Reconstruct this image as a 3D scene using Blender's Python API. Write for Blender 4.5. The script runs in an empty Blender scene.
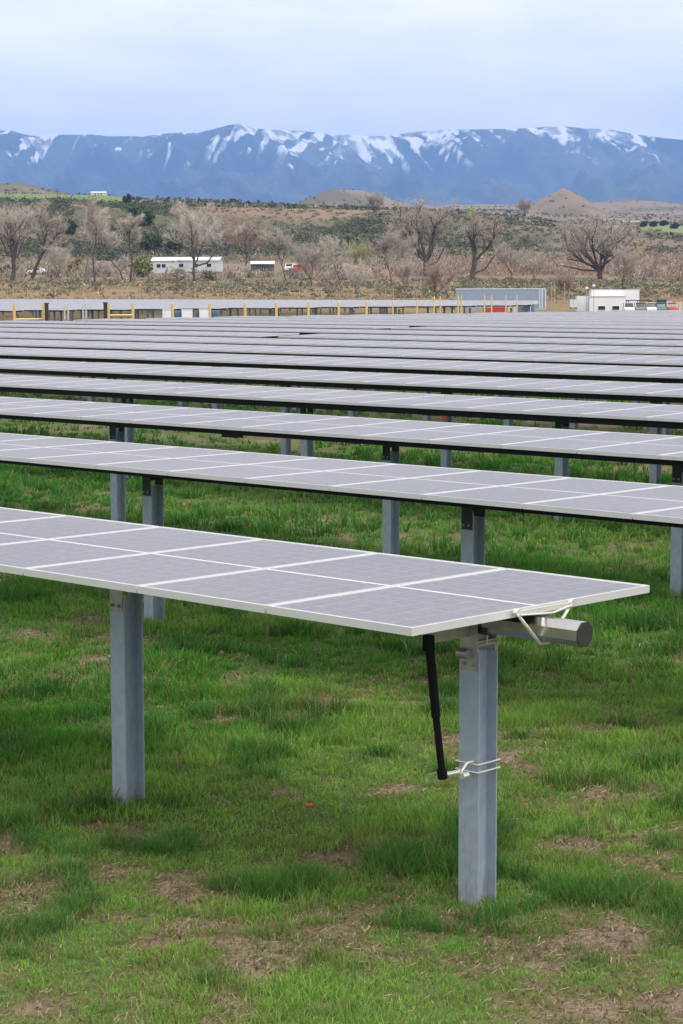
import bpy, math, random
import numpy as np
from mathutils import Vector, Matrix

R = math.radians
scene = bpy.context.scene
COL = scene.collection

# ------------------------------------------------------------------ camera
F = 2031.0
PITCH = 0.109
CAMZ = 3.18
cam_d = bpy.data.cameras.new("camera")
cam_d.sensor_fit = 'VERTICAL'
cam_d.sensor_height = 24.0
cam_d.lens = 24.0 * F / 1024.0
cam_d.clip_start = 0.1
cam_d.clip_end = 60000
cam = bpy.data.objects.new("camera", cam_d)
COL.objects.link(cam)
cam.location = (0, 0, CAMZ)
cam.rotation_euler = (Matrix.Rotation(math.pi / 2 - PITCH, 3, 'X') @ Matrix.Rotation(-0.002, 3, 'Z')).to_euler()
scene.camera = cam

# ------------------------------------------------------------------ light
SUN_EL, SUN_AZ = R(58), R(140)      # azimuth measured clockwise from +Y (the view direction)
sun_vec = Vector((math.sin(SUN_AZ) * math.cos(SUN_EL), math.cos(SUN_AZ) * math.cos(SUN_EL), math.sin(SUN_EL)))
sd = bpy.data.lights.new("sun", 'SUN')
sd.energy = 2.0
sd.angle = R(25)
sd.color = (1.0, 0.965, 0.91)
sun = bpy.data.objects.new("sun", sd)
COL.objects.link(sun)
sun.rotation_euler = sun_vec.to_track_quat('Z', 'Y').to_euler()

world = bpy.data.worlds.new("World")
scene.world = world
world.use_nodes = True
nt = world.node_tree
nt.nodes.clear()
n_out = nt.nodes.new('ShaderNodeOutputWorld')
n_bg = nt.nodes.new('ShaderNodeBackground')
n_sky = nt.nodes.new('ShaderNodeTexSky')
n_sky.sky_type = 'NISHITA'
n_sky.sun_disc = False
n_sky.sun_elevation = SUN_EL
n_sky.sun_rotation = SUN_AZ
n_sky.air_density = 1.0
n_sky.dust_density = 1.5
n_tc = nt.nodes.new('ShaderNodeTexCoord')
n_map = nt.nodes.new('ShaderNodeMapping')
n_map.inputs['Scale'].default_value = (1.0, 1.0, 4.0)
n_noise = nt.nodes.new('ShaderNodeTexNoise')
n_noise.inputs['Scale'].default_value = 6.0
n_noise.inputs['Detail'].default_value = 5
n_noise.inputs['Roughness'].default_value = 0.5
n_ramp = nt.nodes.new('ShaderNodeValToRGB')
n_ramp.color_ramp.elements[0].position = 0.36
n_ramp.color_ramp.elements[0].color = (0.66, 0.66, 0.66, 1)
n_ramp.color_ramp.elements[1].position = 0.62
n_ramp.color_ramp.elements[1].color = (1, 1, 1, 1)
# the veil of cloud thins out towards the horizon
n_sep = nt.nodes.new('ShaderNodeSeparateXYZ')
n_hor = nt.nodes.new('ShaderNodeMapRange')
n_hor.inputs['From Min'].default_value = 0.07
n_hor.inputs['From Max'].default_value = 0.125
n_hor.inputs['To Min'].default_value = 0.80
n_hor.inputs['To Max'].default_value = 1.0
n_mul = nt.nodes.new('ShaderNodeMath'); n_mul.operation = 'MULTIPLY'
n_mix = nt.nodes.new('ShaderNodeMix'); n_mix.data_type = 'RGBA'
n_mix.inputs['B'].default_value = (13.1, 12.0, 10.9, 1)
lk = nt.links.new
lk(n_tc.outputs['Generated'], n_map.inputs['Vector'])
lk(n_map.outputs['Vector'], n_noise.inputs['Vector'])
lk(n_noise.outputs['Fac'], n_ramp.inputs['Fac'])
lk(n_tc.outputs['Generated'], n_sep.inputs['Vector'])
lk(n_sep.outputs['Z'], n_hor.inputs['Value'])
lk(n_ramp.outputs['Color'], n_mul.inputs[0])
lk(n_hor.outputs['Result'], n_mul.inputs[1])
lk(n_mul.outputs[0], n_mix.inputs['Factor'])
lk(n_sky.outputs['Color'], n_mix.inputs['A'])
lk(n_mix.outputs['Result'], n_bg.inputs['Color'])
n_bg.inputs['Strength'].default_value = 0.13
lk(n_bg.outputs['Background'], n_out.inputs['Surface'])

scene.view_settings.view_transform = 'Standard'
scene.view_settings.look = 'None'
scene.view_settings.exposure = 0.18
scene.view_settings.gamma = 1.0
scene.cycles.max_bounces = 6
scene.cycles.volume_bounces = 2
scene.cycles.use_denoising = True

# ------------------------------------------------------------------ helpers
def px_dir(px, py):
    dx, dy = (px - 341.5) / F, (512 - py) / F
    c, s = math.cos(PITCH), math.sin(PITCH)
    fy = c + dy * s
    return dx / fy, (dy * c - s) / fy          # lateral and height per metre of depth

def at(px, py, D):
    a, b = px_dir(px, py)
    return Vector((a * D, D, CAMZ + b * D))

def smooth(a, b, x):
    t = np.clip((x - a) / (b - a), 0, 1)
    return t * t * (3 - 2 * t)

def vnoise(x, y, s, seed=0):
    x = np.asarray(x, float) / s + 1000.5 + seed * 17.3
    y = np.asarray(y, float) / s + 2000.5 + seed * 7.7
    ix, iy = np.floor(x).astype(np.int64), np.floor(y).astype(np.int64)
    fx, fy = x - ix, y - iy
    fx = fx * fx * (3 - 2 * fx); fy = fy * fy * (3 - 2 * fy)
    def h(a, b):
        n = (a * 374761393 + b * 668265263 + seed * 1442695) & 0xFFFFFFFF
        n = ((n ^ (n >> 13)) * 1274126177) & 0xFFFFFFFF
        return ((n ^ (n >> 16)) & 0xFFFF) / 65535.0
    return (h(ix, iy) * (1 - fx) + h(ix + 1, iy) * fx) * (1 - fy) + (h(ix, iy + 1) * (1 - fx) + h(ix + 1, iy + 1) * fx) * fy

def fbm(x, y, s, octs=4, seed=0, gain=0.5):
    t, a, tot = 0, 1, 0
    for o in range(octs):
        t = t + a * vnoise(x, y, s / 2 ** o, seed + o * 5); tot += a; a *= gain
    return t / tot

class MB:
    """collects boxes, bars and tubes; build() links them as one mesh"""
    def __init__(self): self.v, self.f, self.m = [], [], []
    def add(self, vs, fs, mi=0):
        b = len(self.v); self.v += [tuple(p) for p in vs]
        self.f += [tuple(b + i for i in q) for q in fs]; self.m += [mi] * len(fs)
        return self
    def box(self, x0, x1, y0, y1, z0, z1, mi=0):
        vs = [(x, y, z) for z in (z0, z1) for y in (y0, y1) for x in (x0, x1)]
        return self.add(vs, [(0, 2, 3, 1), (4, 5, 7, 6), (0, 1, 5, 4), (2, 6, 7, 3), (0, 4, 6, 2), (1, 3, 7, 5)], mi)
    def tube(self, pts, rs, n=8, mi=0, caps=True, ph=0.0):
        pts = [Vector(p) for p in pts]
        if not hasattr(rs, '__len__'): rs = [rs] * len(pts)
        b = len(self.v)
        for i, p in enumerate(pts):
            d = (pts[min(i + 1, len(pts) - 1)] - pts[max(i - 1, 0)])
            d = d.normalized() if d.length > 1e-9 else Vector((0, 0, 1))
            a = d.cross(Vector((0, 0, 1)) if abs(d.z) < 0.9 else Vector((1, 0, 0))).normalized()
            c = d.cross(a)
            for k in range(n):
                t = ph + 2 * math.pi * k / n
                self.v.append(tuple(p + (a * math.cos(t) + c * math.sin(t)) * rs[i]))
        for i in range(len(pts) - 1):
            for k in range(n):
                k2 = (k + 1) % n
                self.f.append((b + i * n + k, b + i * n + k2, b + (i + 1) * n + k2, b + (i + 1) * n + k)); self.m.append(mi)
        if caps:
            self.f.append(tuple(b + k for k in range(n))[::-1]); self.m.append(mi)
            self.f.append(tuple(b + (len(pts) - 1) * n + k for k in range(n))); self.m.append(mi)
        return self
    def mesh(self, name, mats, bevel=0):
        me = bpy.data.meshes.new(name)
        me.from_pydata(self.v, [], self.f)
        if not isinstance(mats, (list, tuple)): mats = [mats]
        for m in mats: me.materials.append(m)
        if len(mats) > 1: me.polygons.foreach_set('material_index', self.m)
        me.update()
        return me
    def build(self, name, mats, parent=None, loc=(0, 0, 0)):
        return link(name, self.mesh(name, mats), parent, loc)

def link(name, me, parent=None, loc=(0, 0, 0)):
    o = bpy.data.objects.new(name, me); COL.objects.link(o)
    if parent is not None: o.parent = parent
    o.location = loc
    return o

def tag(o, label=None, cat=None, group=None, kind=None):
    if label: o['label'] = label
    if cat: o['category'] = cat
    if group: o['group'] = group
    if kind: o['kind'] = kind
    return o

def empty(name, loc, rz=0):
    o = bpy.data.objects.new(name, None); COL.objects.link(o)
    o.location = loc; o.rotation_euler = (0, 0, rz); o.empty_display_size = 0.2
    return o

def copy_tree(o, parent=None):
    c = o.copy(); COL.objects.link(c)
    if parent is not None: c.parent = parent
    for ch in [x for x in o.children]: copy_tree(ch, c)
    return c

def raw_mesh(name, V, faces_idx, nper, mat, colors=None, smooth_shade=False):
    """V (n,3); faces_idx flat loops; nper verts per face (int)"""
    me = bpy.data.meshes.new(name)
    nf = len(faces_idx) // nper
    me.vertices.add(len(V)); me.vertices.foreach_set('co', np.ascontiguousarray(V, dtype=np.float32).ravel())
    me.loops.add(len(faces_idx)); me.loops.foreach_set('vertex_index', np.ascontiguousarray(faces_idx, dtype=np.int32))
    me.polygons.add(nf); me.polygons.foreach_set('loop_start', np.arange(0, nf * nper, nper, dtype=np.int32))
    me.polygons.foreach_set('loop_total', np.full(nf, nper, dtype=np.int32))
    if smooth_shade: me.polygons.foreach_set('use_smooth', np.ones(nf, dtype=bool))
    me.update(calc_edges=True)
    if colors is not None:
        ca = me.color_attributes.new('tint', 'FLOAT_COLOR', 'POINT')
        c4 = np.ones((len(V), 4), dtype=np.float32); c4[:, :3] = colors
        ca.data.foreach_set('color', c4.ravel())
    me.materials.append(mat)
    return me

# ------------------------------------------------------------------ materials
def mat(name, color=(0.5, 0.5, 0.5), rough=0.6, metal=0.0, noise=None, spec=0.5, bump=None, tint=False, coat=0):
    """noise = (scale, amount, second colour) mottles the base colour; bump = (scale, strength)"""
    m = bpy.data.materials.new(name); m.use_nodes = True
    t = m.node_tree; p = t.nodes['Principled BSDF']
    p.inputs['Base Color'].default_value = (*color, 1)
    p.inputs['Roughness'].default_value = rough
    p.inputs['Metallic'].default_value = metal
    p.inputs['Specular IOR Level'].default_value = spec
    if coat: p.inputs['Coat Weight'].default_value = coat
    tc = t.nodes.new('ShaderNodeTexCoord')
    src = None
    if tint:
        a = t.nodes.new('ShaderNodeAttribute'); a.attribute_name = 'tint'
        src = a.outputs['Color']
    if noise:
        nz = t.nodes.new('ShaderNodeTexNoise'); nz.inputs['Scale'].default_value = noise[0]
        nz.inputs['Detail'].default_value = 6; nz.inputs['Roughness'].default_value = 0.6
        t.links.new(tc.outputs['Object'], nz.inputs['Vector'])
        rp = t.nodes.new('ShaderNodeMapRange'); rp.inputs['From Min'].default_value = 0.35; rp.inputs['From Max'].default_value = 0.65
        rp.inputs['To Max'].default_value = noise[1]
        t.links.new(nz.outputs['Fac'], rp.inputs['Value'])
        mx = t.nodes.new('ShaderNodeMix'); mx.data_type = 'RGBA'
        mx.inputs['A'].default_value = (*color, 1); mx.inputs['B'].default_value = (*noise[2], 1)
        if src is not None: t.links.new(src, mx.inputs['A'])
        t.links.new(rp.outputs['Result'], mx.inputs['Factor'])
        src = mx.outputs['Result']
    if src is not None: t.links.new(src, p.inputs['Base Color'])
    if bump:
        bn = t.nodes.new('ShaderNodeTexNoise'); bn.inputs['Scale'].default_value = bump[0]; bn.inputs['Detail'].default_value = 5
        t.links.new(tc.outputs['Object'], bn.inputs['Vector'])
        b = t.nodes.new('ShaderNodeBump'); b.inputs['Strength'].default_value = bump[1]; b.inputs['Distance'].default_value = 0.02
        t.links.new(bn.outputs['Fac'], b.inputs['Height']); t.links.new(b.outputs['Normal'], p.inputs['Normal'])
    return m

def stain(m):
    """a tan smear of dried soil low on the steel"""
    t = m.node_tree; p = t.nodes['Principled BSDF']; src = p.inputs['Base Color'].links[0].from_socket
    tc = t.nodes.new('ShaderNodeTexCoord'); sp = t.nodes.new('ShaderNodeSeparateXYZ'); t.links.new(tc.outputs['Object'], sp.inputs[0])
    mp = t.nodes.new('ShaderNodeMapping'); mp.inputs['Scale'].default_value = (30, 30, 5); t.links.new(tc.outputs['Object'], mp.inputs['Vector'])
    nz = t.nodes.new('ShaderNodeTexNoise'); nz.inputs['Scale'].default_value = 1; nz.inputs['Detail'].default_value = 5; t.links.new(mp.outputs[0], nz.inputs['Vector'])
    a = t.nodes.new('ShaderNodeMapRange'); a.inputs['From Min'].default_value = 0.75; a.inputs['From Max'].default_value = 0.1; a.inputs['To Min'].default_value = 0; a.inputs['To Max'].default_value = 1
    t.links.new(sp.outputs['Z'], a.inputs['Value'])
    b = t.nodes.new('ShaderNodeMapRange'); b.inputs['From Min'].default_value = 0.52; b.inputs['From Max'].default_value = 0.68; b.inputs['To Max'].default_value = 0.75; t.links.new(nz.outputs['Fac'], b.inputs['Value'])
    c = t.nodes.new('ShaderNodeMath'); c.operation = 'MULTIPLY'; t.links.new(a.outputs[0], c.inputs[0]); t.links.new(b.outputs[0], c.inputs[1])
    mx = t.nodes.new('ShaderNodeMix'); mx.data_type = 'RGBA'; mx.inputs['B'].default_value = (0.36, 0.27, 0.20, 1)
    t.links.new(src, mx.inputs['A']); t.links.new(c.outputs[0], mx.inputs['Factor']); t.links.new(mx.outputs['Result'], p.inputs['Base Color'])

def leaf_light(m, k=0.4):
    """blades and leaves let some light through"""
    t = m.node_tree; p = t.nodes['Principled BSDF']; out = [n for n in t.nodes if n.type == 'OUTPUT_MATERIAL'][0]
    tr = t.nodes.new('ShaderNodeBsdfTranslucent'); mx = t.nodes.new('ShaderNodeMixShader'); mx.inputs[0].default_value = k
    t.links.new(p.inputs['Base Color'].links[0].from_socket, tr.inputs['Color'])
    t.links.new(p.outputs[0], mx.inputs[1]); t.links.new(tr.outputs[0], mx.inputs[2]); t.links.new(mx.outputs[0], out.inputs['Surface'])

M = {}
M['galv'] = mat('galvanised_steel', (0.34, 0.42, 0.50), 0.45, 0.3, noise=(14, 0.8, (0.45, 0.51, 0.56)), bump=(60, 0.08))
stain(M['galv'])
M['galv_far'] = mat('galvanised_steel_weathered', (0.30, 0.35, 0.41), 0.5, 0.3, noise=(3, 0.6, (0.40, 0.45, 0.50)))
M['tube'] = mat('torque_tube_steel', (0.47, 0.47, 0.47), 0.27, 0.95, noise=(7, 0.5, (0.38, 0.38, 0.38)))
M['cap'] = mat('black_rubber', (0.025, 0.025, 0.025), 0.6)
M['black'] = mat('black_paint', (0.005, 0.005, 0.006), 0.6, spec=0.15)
M['bracket'] = mat('bracket_steel', (0.45, 0.45, 0.42), 0.4, 0.7, noise=(20, 0.5, (0.3, 0.3, 0.3)))
M['wire'] = mat('bright_zinc', (0.72, 0.72, 0.66), 0.35, 0.5)
M['alu'] = mat('anodised_frame', (0.64, 0.66, 0.64), 0.42, 0.25)
M['sheet'] = mat('white_backsheet', (0.62, 0.63, 0.65), 0.32, 0.0)
M['backing'] = mat('shade_darkened_laminate_back', (0.06, 0.06, 0.065), 0.6)  # white module back coloured dark to deepen the shade under the panels
M['shadebracket'] = mat('shaded_bracket_steel', (0.05, 0.05, 0.048), 0.6, 0.2)  # same bracket steel with the shade below the panels painted into its colour
M['leafstem'] = mat('green_stem', (0.08, 0.2, 0.03), 0.6)
M['orange'] = mat('orange_plastic', (0.75, 0.12, 0.03), 0.5)
M['yellow'] = mat('yellow_paint', (0.72, 0.52, 0.20), 0.55, noise=(3, 0.5, (0.62, 0.45, 0.2)))
M['palewood'] = mat('pale_yellow_post', (0.50, 0.40, 0.22), 0.7)
M['white'] = mat('white_paint', (0.80, 0.81, 0.82), 0.5, noise=(0.7, 0.4, (0.72, 0.73, 0.74)))
M['oldwhite'] = mat('chalky_white_siding', (0.62, 0.64, 0.66), 0.6, noise=(1.2, 0.6, (0.5, 0.5, 0.5)))
M['cream'] = mat('cream_paint', (0.62, 0.58, 0.46), 0.5)
M['roofwhite'] = mat('pale_metal_roof', (0.70, 0.72, 0.74), 0.4, noise=(0.5, 0.5, (0.58, 0.6, 0.62)))
M['glassdark'] = mat('window_glass', (0.03, 0.035, 0.04), 0.08)
M['red'] = mat('red_paint', (0.55, 0.05, 0.03), 0.4)
M['rust'] = mat('brown_red_paint', (0.25, 0.12, 0.09), 0.7)
M['teal'] = mat('teal_paint', (0.10, 0.22, 0.26), 0.4)
M['grey'] = mat('grey_paint', (0.22, 0.23, 0.25), 0.45)
M['dark'] = mat('dark_paint', (0.03, 0.032, 0.034), 0.45)
M['greenbox'] = mat('dark_green_paint', (0.03, 0.06, 0.05), 0.45)
M['tyre'] = mat('tyre_rubber', (0.02, 0.02, 0.02), 0.8)
M['blue'] = mat('blue_paint', (0.10, 0.19, 0.33), 0.45)
M['container'] = mat('faded_blue_container_paint', (0.27, 0.35, 0.46), 0.55, noise=(0.8, 0.6, (0.30, 0.36, 0.45)))
M['pole'] = mat('weathered_pole_wood', (0.12, 0.09, 0.07), 0.85)
M['bark'] = mat('dark_bark', (0.060, 0.047, 0.038), 0.9, noise=(1.5, 0.8, (0.11, 0.09, 0.075)))
M['barkpale'] = mat('pale_bark', (0.20, 0.17, 0.14), 0.9, noise=(1.5, 0.8, (0.12, 0.10, 0.085)))
M['twig'] = mat('grey_tan_twigs', (0.45, 0.395, 0.33), 0.9)
M['twigred'] = mat('reddish_twigs', (0.39, 0.30, 0.245), 0.9)
M['twigpale'] = mat('pale_twigs', (0.55, 0.51, 0.43), 0.9)
M['twiggreen'] = mat('budding_twigs', (0.42, 0.42, 0.20), 0.9)
M['lime'] = mat('lime_spring_leaves', (0.30, 0.36, 0.08), 0.8)
M['yellowbush'] = mat('yellow_spring_leaves', (0.45, 0.38, 0.08), 0.8)
M['leafy'] = mat('juniper_foliage', tint=True, rough=0.85, spec=0.2)
M['shrub'] = mat('shrub_foliage', tint=True, rough=0.9, spec=0.2)
M['grass'] = mat('grass_blades', tint=True, rough=0.6, spec=0.2)
leaf_light(M['grass'])
M['mount'] = mat('forested_mountain', tint=True, rough=0.95, spec=0.1)

# photovoltaic cells
def cell_material():
    m = bpy.data.materials.new('blue_silicon_cells'); m.use_nodes = True
    t = m.node_tree; p = t.nodes['Principled BSDF']; L = t.links.new
    tc = t.nodes.new('ShaderNodeTexCoord')
    sp = t.nodes.new('ShaderNodeSeparateXYZ'); L(tc.outputs['Object'], sp.inputs['Vector'])
    def line(sock, period, width, off=0.0):
        a = t.nodes.new('ShaderNodeMath'); a.operation = 'ADD'; a.inputs[1].default_value = 100 * period + off; L(sock, a.inputs[0])
        d = t.nodes.new('ShaderNodeMath'); d.operation = 'MODULO'; d.inputs[1].default_value = period; L(a.outputs[0], d.inputs[0])
        c = t.nodes.new('ShaderNodeMath'); c.operation = 'LESS_THAN'; c.inputs[1].default_value = width; L(d.outputs[0], c.inputs[0])
        return c.outputs[0]
    lx = line(sp.outputs['X'], 0.1525, 0.0035)
    ly = line(sp.outputs['Y'], 0.1525, 0.0035, 0.0015)
    bus = line(sp.outputs['Y'], 0.0508, 0.0022, 0.02)
    mx1 = t.nodes.new('ShaderNodeMath'); mx1.operation = 'MAXIMUM'; L(lx, mx1.inputs[0]); L(ly, mx1.inputs[1])
    bs = t.nodes.new('ShaderNodeMath'); bs.operation = 'MULTIPLY'; bs.inputs[1].default_value = 0.7; L(bus, bs.inputs[0])
    mx2 = t.nodes.new('ShaderNodeMath'); mx2.operation = 'MAXIMUM'; L(mx1.outputs[0], mx2.inputs[0]); L(bs.outputs[0], mx2.inputs[1])
    mp = t.nodes.new('ShaderNodeMapping'); mp.inputs['Scale'].default_value = (60, 16, 1); L(tc.outputs['Object'], mp.inputs['Vector'])
    nz = t.nodes.new('ShaderNodeTexNoise'); nz.inputs['Scale'].default_value = 1; nz.inputs['Detail'].default_value = 4; L(mp.outputs['Vector'], nz.inputs['Vector'])
    rp = t.nodes.new('ShaderNodeValToRGB')
    rp.color_ramp.elements[0].position = 0.3; rp.color_ramp.elements[0].color = (0.026, 0.028, 0.040, 1)
    rp.color_ramp.elements[1].position = 0.7; rp.color_ramp.elements[1].color = (0.135, 0.137, 0.152, 1)
    L(nz.outputs['Fac'], rp.inputs['Fac'])
    mix = t.nodes.new('ShaderNodeMix'); mix.data_type = 'RGBA'; mix.inputs['B'].default_value = (0.34, 0.35, 0.38, 1)
    L(rp.outputs['Color'], mix.inputs['A']); L(mx2.outputs[0], mix.inputs['Factor'])
    # dust settled on the glass
    n2 = t.nodes.new('ShaderNodeTexNoise'); n2.inputs['Scale'].default_value = 0.35; n2.inputs['Detail'].default_value = 6
    oi = t.nodes.new('ShaderNodeObjectInfo'); va = t.nodes.new('ShaderNodeVectorMath'); va.operation = 'ADD'
    L(tc.outputs['Object'], va.inputs[0]); L(oi.outputs['Location'], va.inputs[1]); L(va.outputs[0], n2.inputs['Vector'])
    r2 = t.nodes.new('ShaderNodeMapRange'); r2.inputs['From Min'].default_value = 0.3; r2.inputs['From Max'].default_value = 0.7
    r2.inputs['To Min'].default_value = 0.08; r2.inputs['To Max'].default_value = 0.22; L(n2.outputs['Fac'], r2.inputs['Value'])
    m3 = t.nodes.new('ShaderNodeMix'); m3.data_type = 'RGBA'; m3.inputs['B'].default_value = (0.42, 0.40, 0.42, 1)
    L(mix.outputs['Result'], m3.inputs['A']); L(r2.outputs['Result'], m3.inputs['Factor'])
    L(m3.outputs['Result'], p.inputs['Base Color'])
    p.inputs['Roughness'].default_value = 0.30
    p.inputs['IOR'].default_value = 1.38
    return m
M['cell'] = cell_material()

# ------------------------------------------------------------------ terrain
TH = R(45.95)                                   # direction across the rows, away to the right
VX, VY = math.cos(TH), math.sin(TH)             # v: across the rows
UX, UY = -math.sin(TH), math.cos(TH)            # u: along the rows, away to the left

KP = np.array([-2500, -400, 0, 110, 135, 300, 400, 500, 600, 683, 1100, 3200], float)
def row_y(*ys): return [ys[0], ys[0]] + list(ys[:8]) + [ys[7], ys[7]]
HT = [  # depth, skyline heights as picture rows for the columns 0,110,135,300,400,500,600,683
    (330, row_y(293, 293, 293, 293, 293, 293, 293, 293)),
    (420, row_y(279.5, 279.5, 279.5, 280, 280, 280, 281, 281)),
    (520, row_y(269, 269, 269, 269, 268, 268, 268, 268)),
    (570, row_y(261, 261, 261, 262, 262, 262, 261, 261)),
    (630, row_y(234, 234, 236, 240, 240, 245, 249, 250)),
    (700, row_y(206, 206, 206, 214, 218, 226, 238, 242)),
    (730, row_y(200.5, 201, 202, 208, 212, 220, 235, 240)),
    (800, row_y(199.5, 200, 201, 207.5, 211, 218, 233, 238)),
    (1100, row_y(193.5, 195, 199, 208.5, 211, 218, 227, 229)),
    (1600, row_y(193, 196, 201, 210, 211, 213, 219, 221)),
    (2600, row_y(196, 199, 204, 211, 210, 210, 213, 213)),
    (4200, row_y(206, 206, 206, 208, 207, 206, 206, 206)),
    (7500, row_y(214, 214, 214, 214, 214, 214, 214, 214)),
    (14500, row_y(222, 222, 222, 222, 222, 222, 222, 222)),
]
def zof(y, D):
    return CAMZ + np.array([px_dir(0, q)[1] for q in y]) * D
TD = np.array([0, 200, 260] + [h[0] for h in HT], float)
TZ = np.array([[0.3] * 12, [0.3] * 12, [0.55] * 12] + [list(zof(h[1], h[0])) for h in HT])

def field_lift(x, y):
    v = x * VX + y * VY
    return 0.30 * smooth(16, 70, v)

def terrain(x, y, rough=True):
    x = np.asarray(x, float); y = np.asarray(y, float)
    r = np.hypot(x, y)
    th = np.arctan2(x, y)
    px = 341.5 + F * np.tan(np.clip(th, -0.95, 0.95))
    D = np.maximum(r * np.cos(np.clip(th, -0.95, 0.95)), r * 0.58)
    ji = np.clip(np.searchsorted(KP, px) - 1, 0, len(KP) - 2)
    tj = np.clip((px - KP[ji]) / (KP[ji + 1] - KP[ji]), 0, 1)
    ii = np.clip(np.searchsorted(TD, D) - 1, 0, len(TD) - 2)
    ti = np.clip((D - TD[ii]) / (TD[ii + 1] - TD[ii]), 0, 1)
    z = (TZ[ii, ji] * (1 - tj) + TZ[ii, ji + 1] * tj) * (1 - ti) + (TZ[ii + 1, ji] * (1 - tj) + TZ[ii + 1, ji + 1] * tj) * ti
    flat = smooth(120, 200, D)
    z = z * flat + field_lift(x, y) * (1 - flat)
    if rough:
        near = (fbm(x, y, 2.2, 3, 3) - 0.5) * 0.10 + (fbm(x, y, 0.35, 2, 9) - 0.5) * 0.035
        z = z + near * (1 - smooth(30, 60, D))
        hill = smooth(560, 700, D)
        z = z + (fbm(x, y, 90, 4, 21) - 0.5) * 15 * hill * (1 - 0.75 * smooth(690, 740, D)) + (fbm(x, y, 26, 3, 5) - 0.5) * 3.0 * smooth(420, 620, D) * (1 - 0.6 * smooth(690, 740, D))
        z = z + (fbm(x, y, 500, 5, 31) - 0.5) * 26 * smooth(1500, 3000, D)
    # three rocky hills beyond the bench
    for (cpx, Dc, top, base, wpx, dep, seed) in ((563, 2000, 187.5, 214, 42, 170, 1), (335, 2300, 191, 213, 50, 200, 2), (375, 2450, 194, 213, 45, 200, 6), (20, 1700, 185, 199, 55, 150, 3), (620, 3000, 206, 214, 60, 250, 4)):
        cx = (cpx - 341.5) / F * Dc
        h = (base - top) / F * Dc
        w = wpx / F * Dc
        q = np.sqrt(((x - cx) / w) ** 2 + ((y - Dc) / dep) ** 2)
        bump = np.clip(1 - q, 0, 1) ** (1.0 if seed == 1 else 0.8)
        z = z + h * bump * (0.86 + 0.28 * fbm(x, y, 70, 4, 40 + seed)) * (q < 1)
    return z

def bareness(x, y):
    """0 lush, 1 bare soil; drives both the ground colour and the grass"""
    b = fbm(x, y, 1.1, 2, 71) * 0.30 + fbm(x, y, 0.42, 2, 55) * 0.40 + fbm(x, y, 0.14, 2, 58) * 0.30 - 0.052
    near = 1 - smooth(8.8, 11.5, y)
    b = b + 0.10 * (1 - smooth(8.3, 9.2, y)) * smooth(0.5, 1.2, x) + 0.02 * near
    b = b + 0.05 * smooth(0.0, 2.0, x) * (1 - smooth(13, 16, y))
    # dry earth showing in a few places further back
    b = b + 0.10 * (fbm(x, y, 7, 2, 91) - 0.55) * smooth(14, 20, y) * 3
    return b

SOIL = np.array([0.270, 0.205, 0.145]); LITTER = np.array([0.15, 0.155, 0.06]); GREENG = np.array([0.075, 0.155, 0.03])
def lerp(a, b, t): return a + (b - a) * t[..., None]

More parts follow.
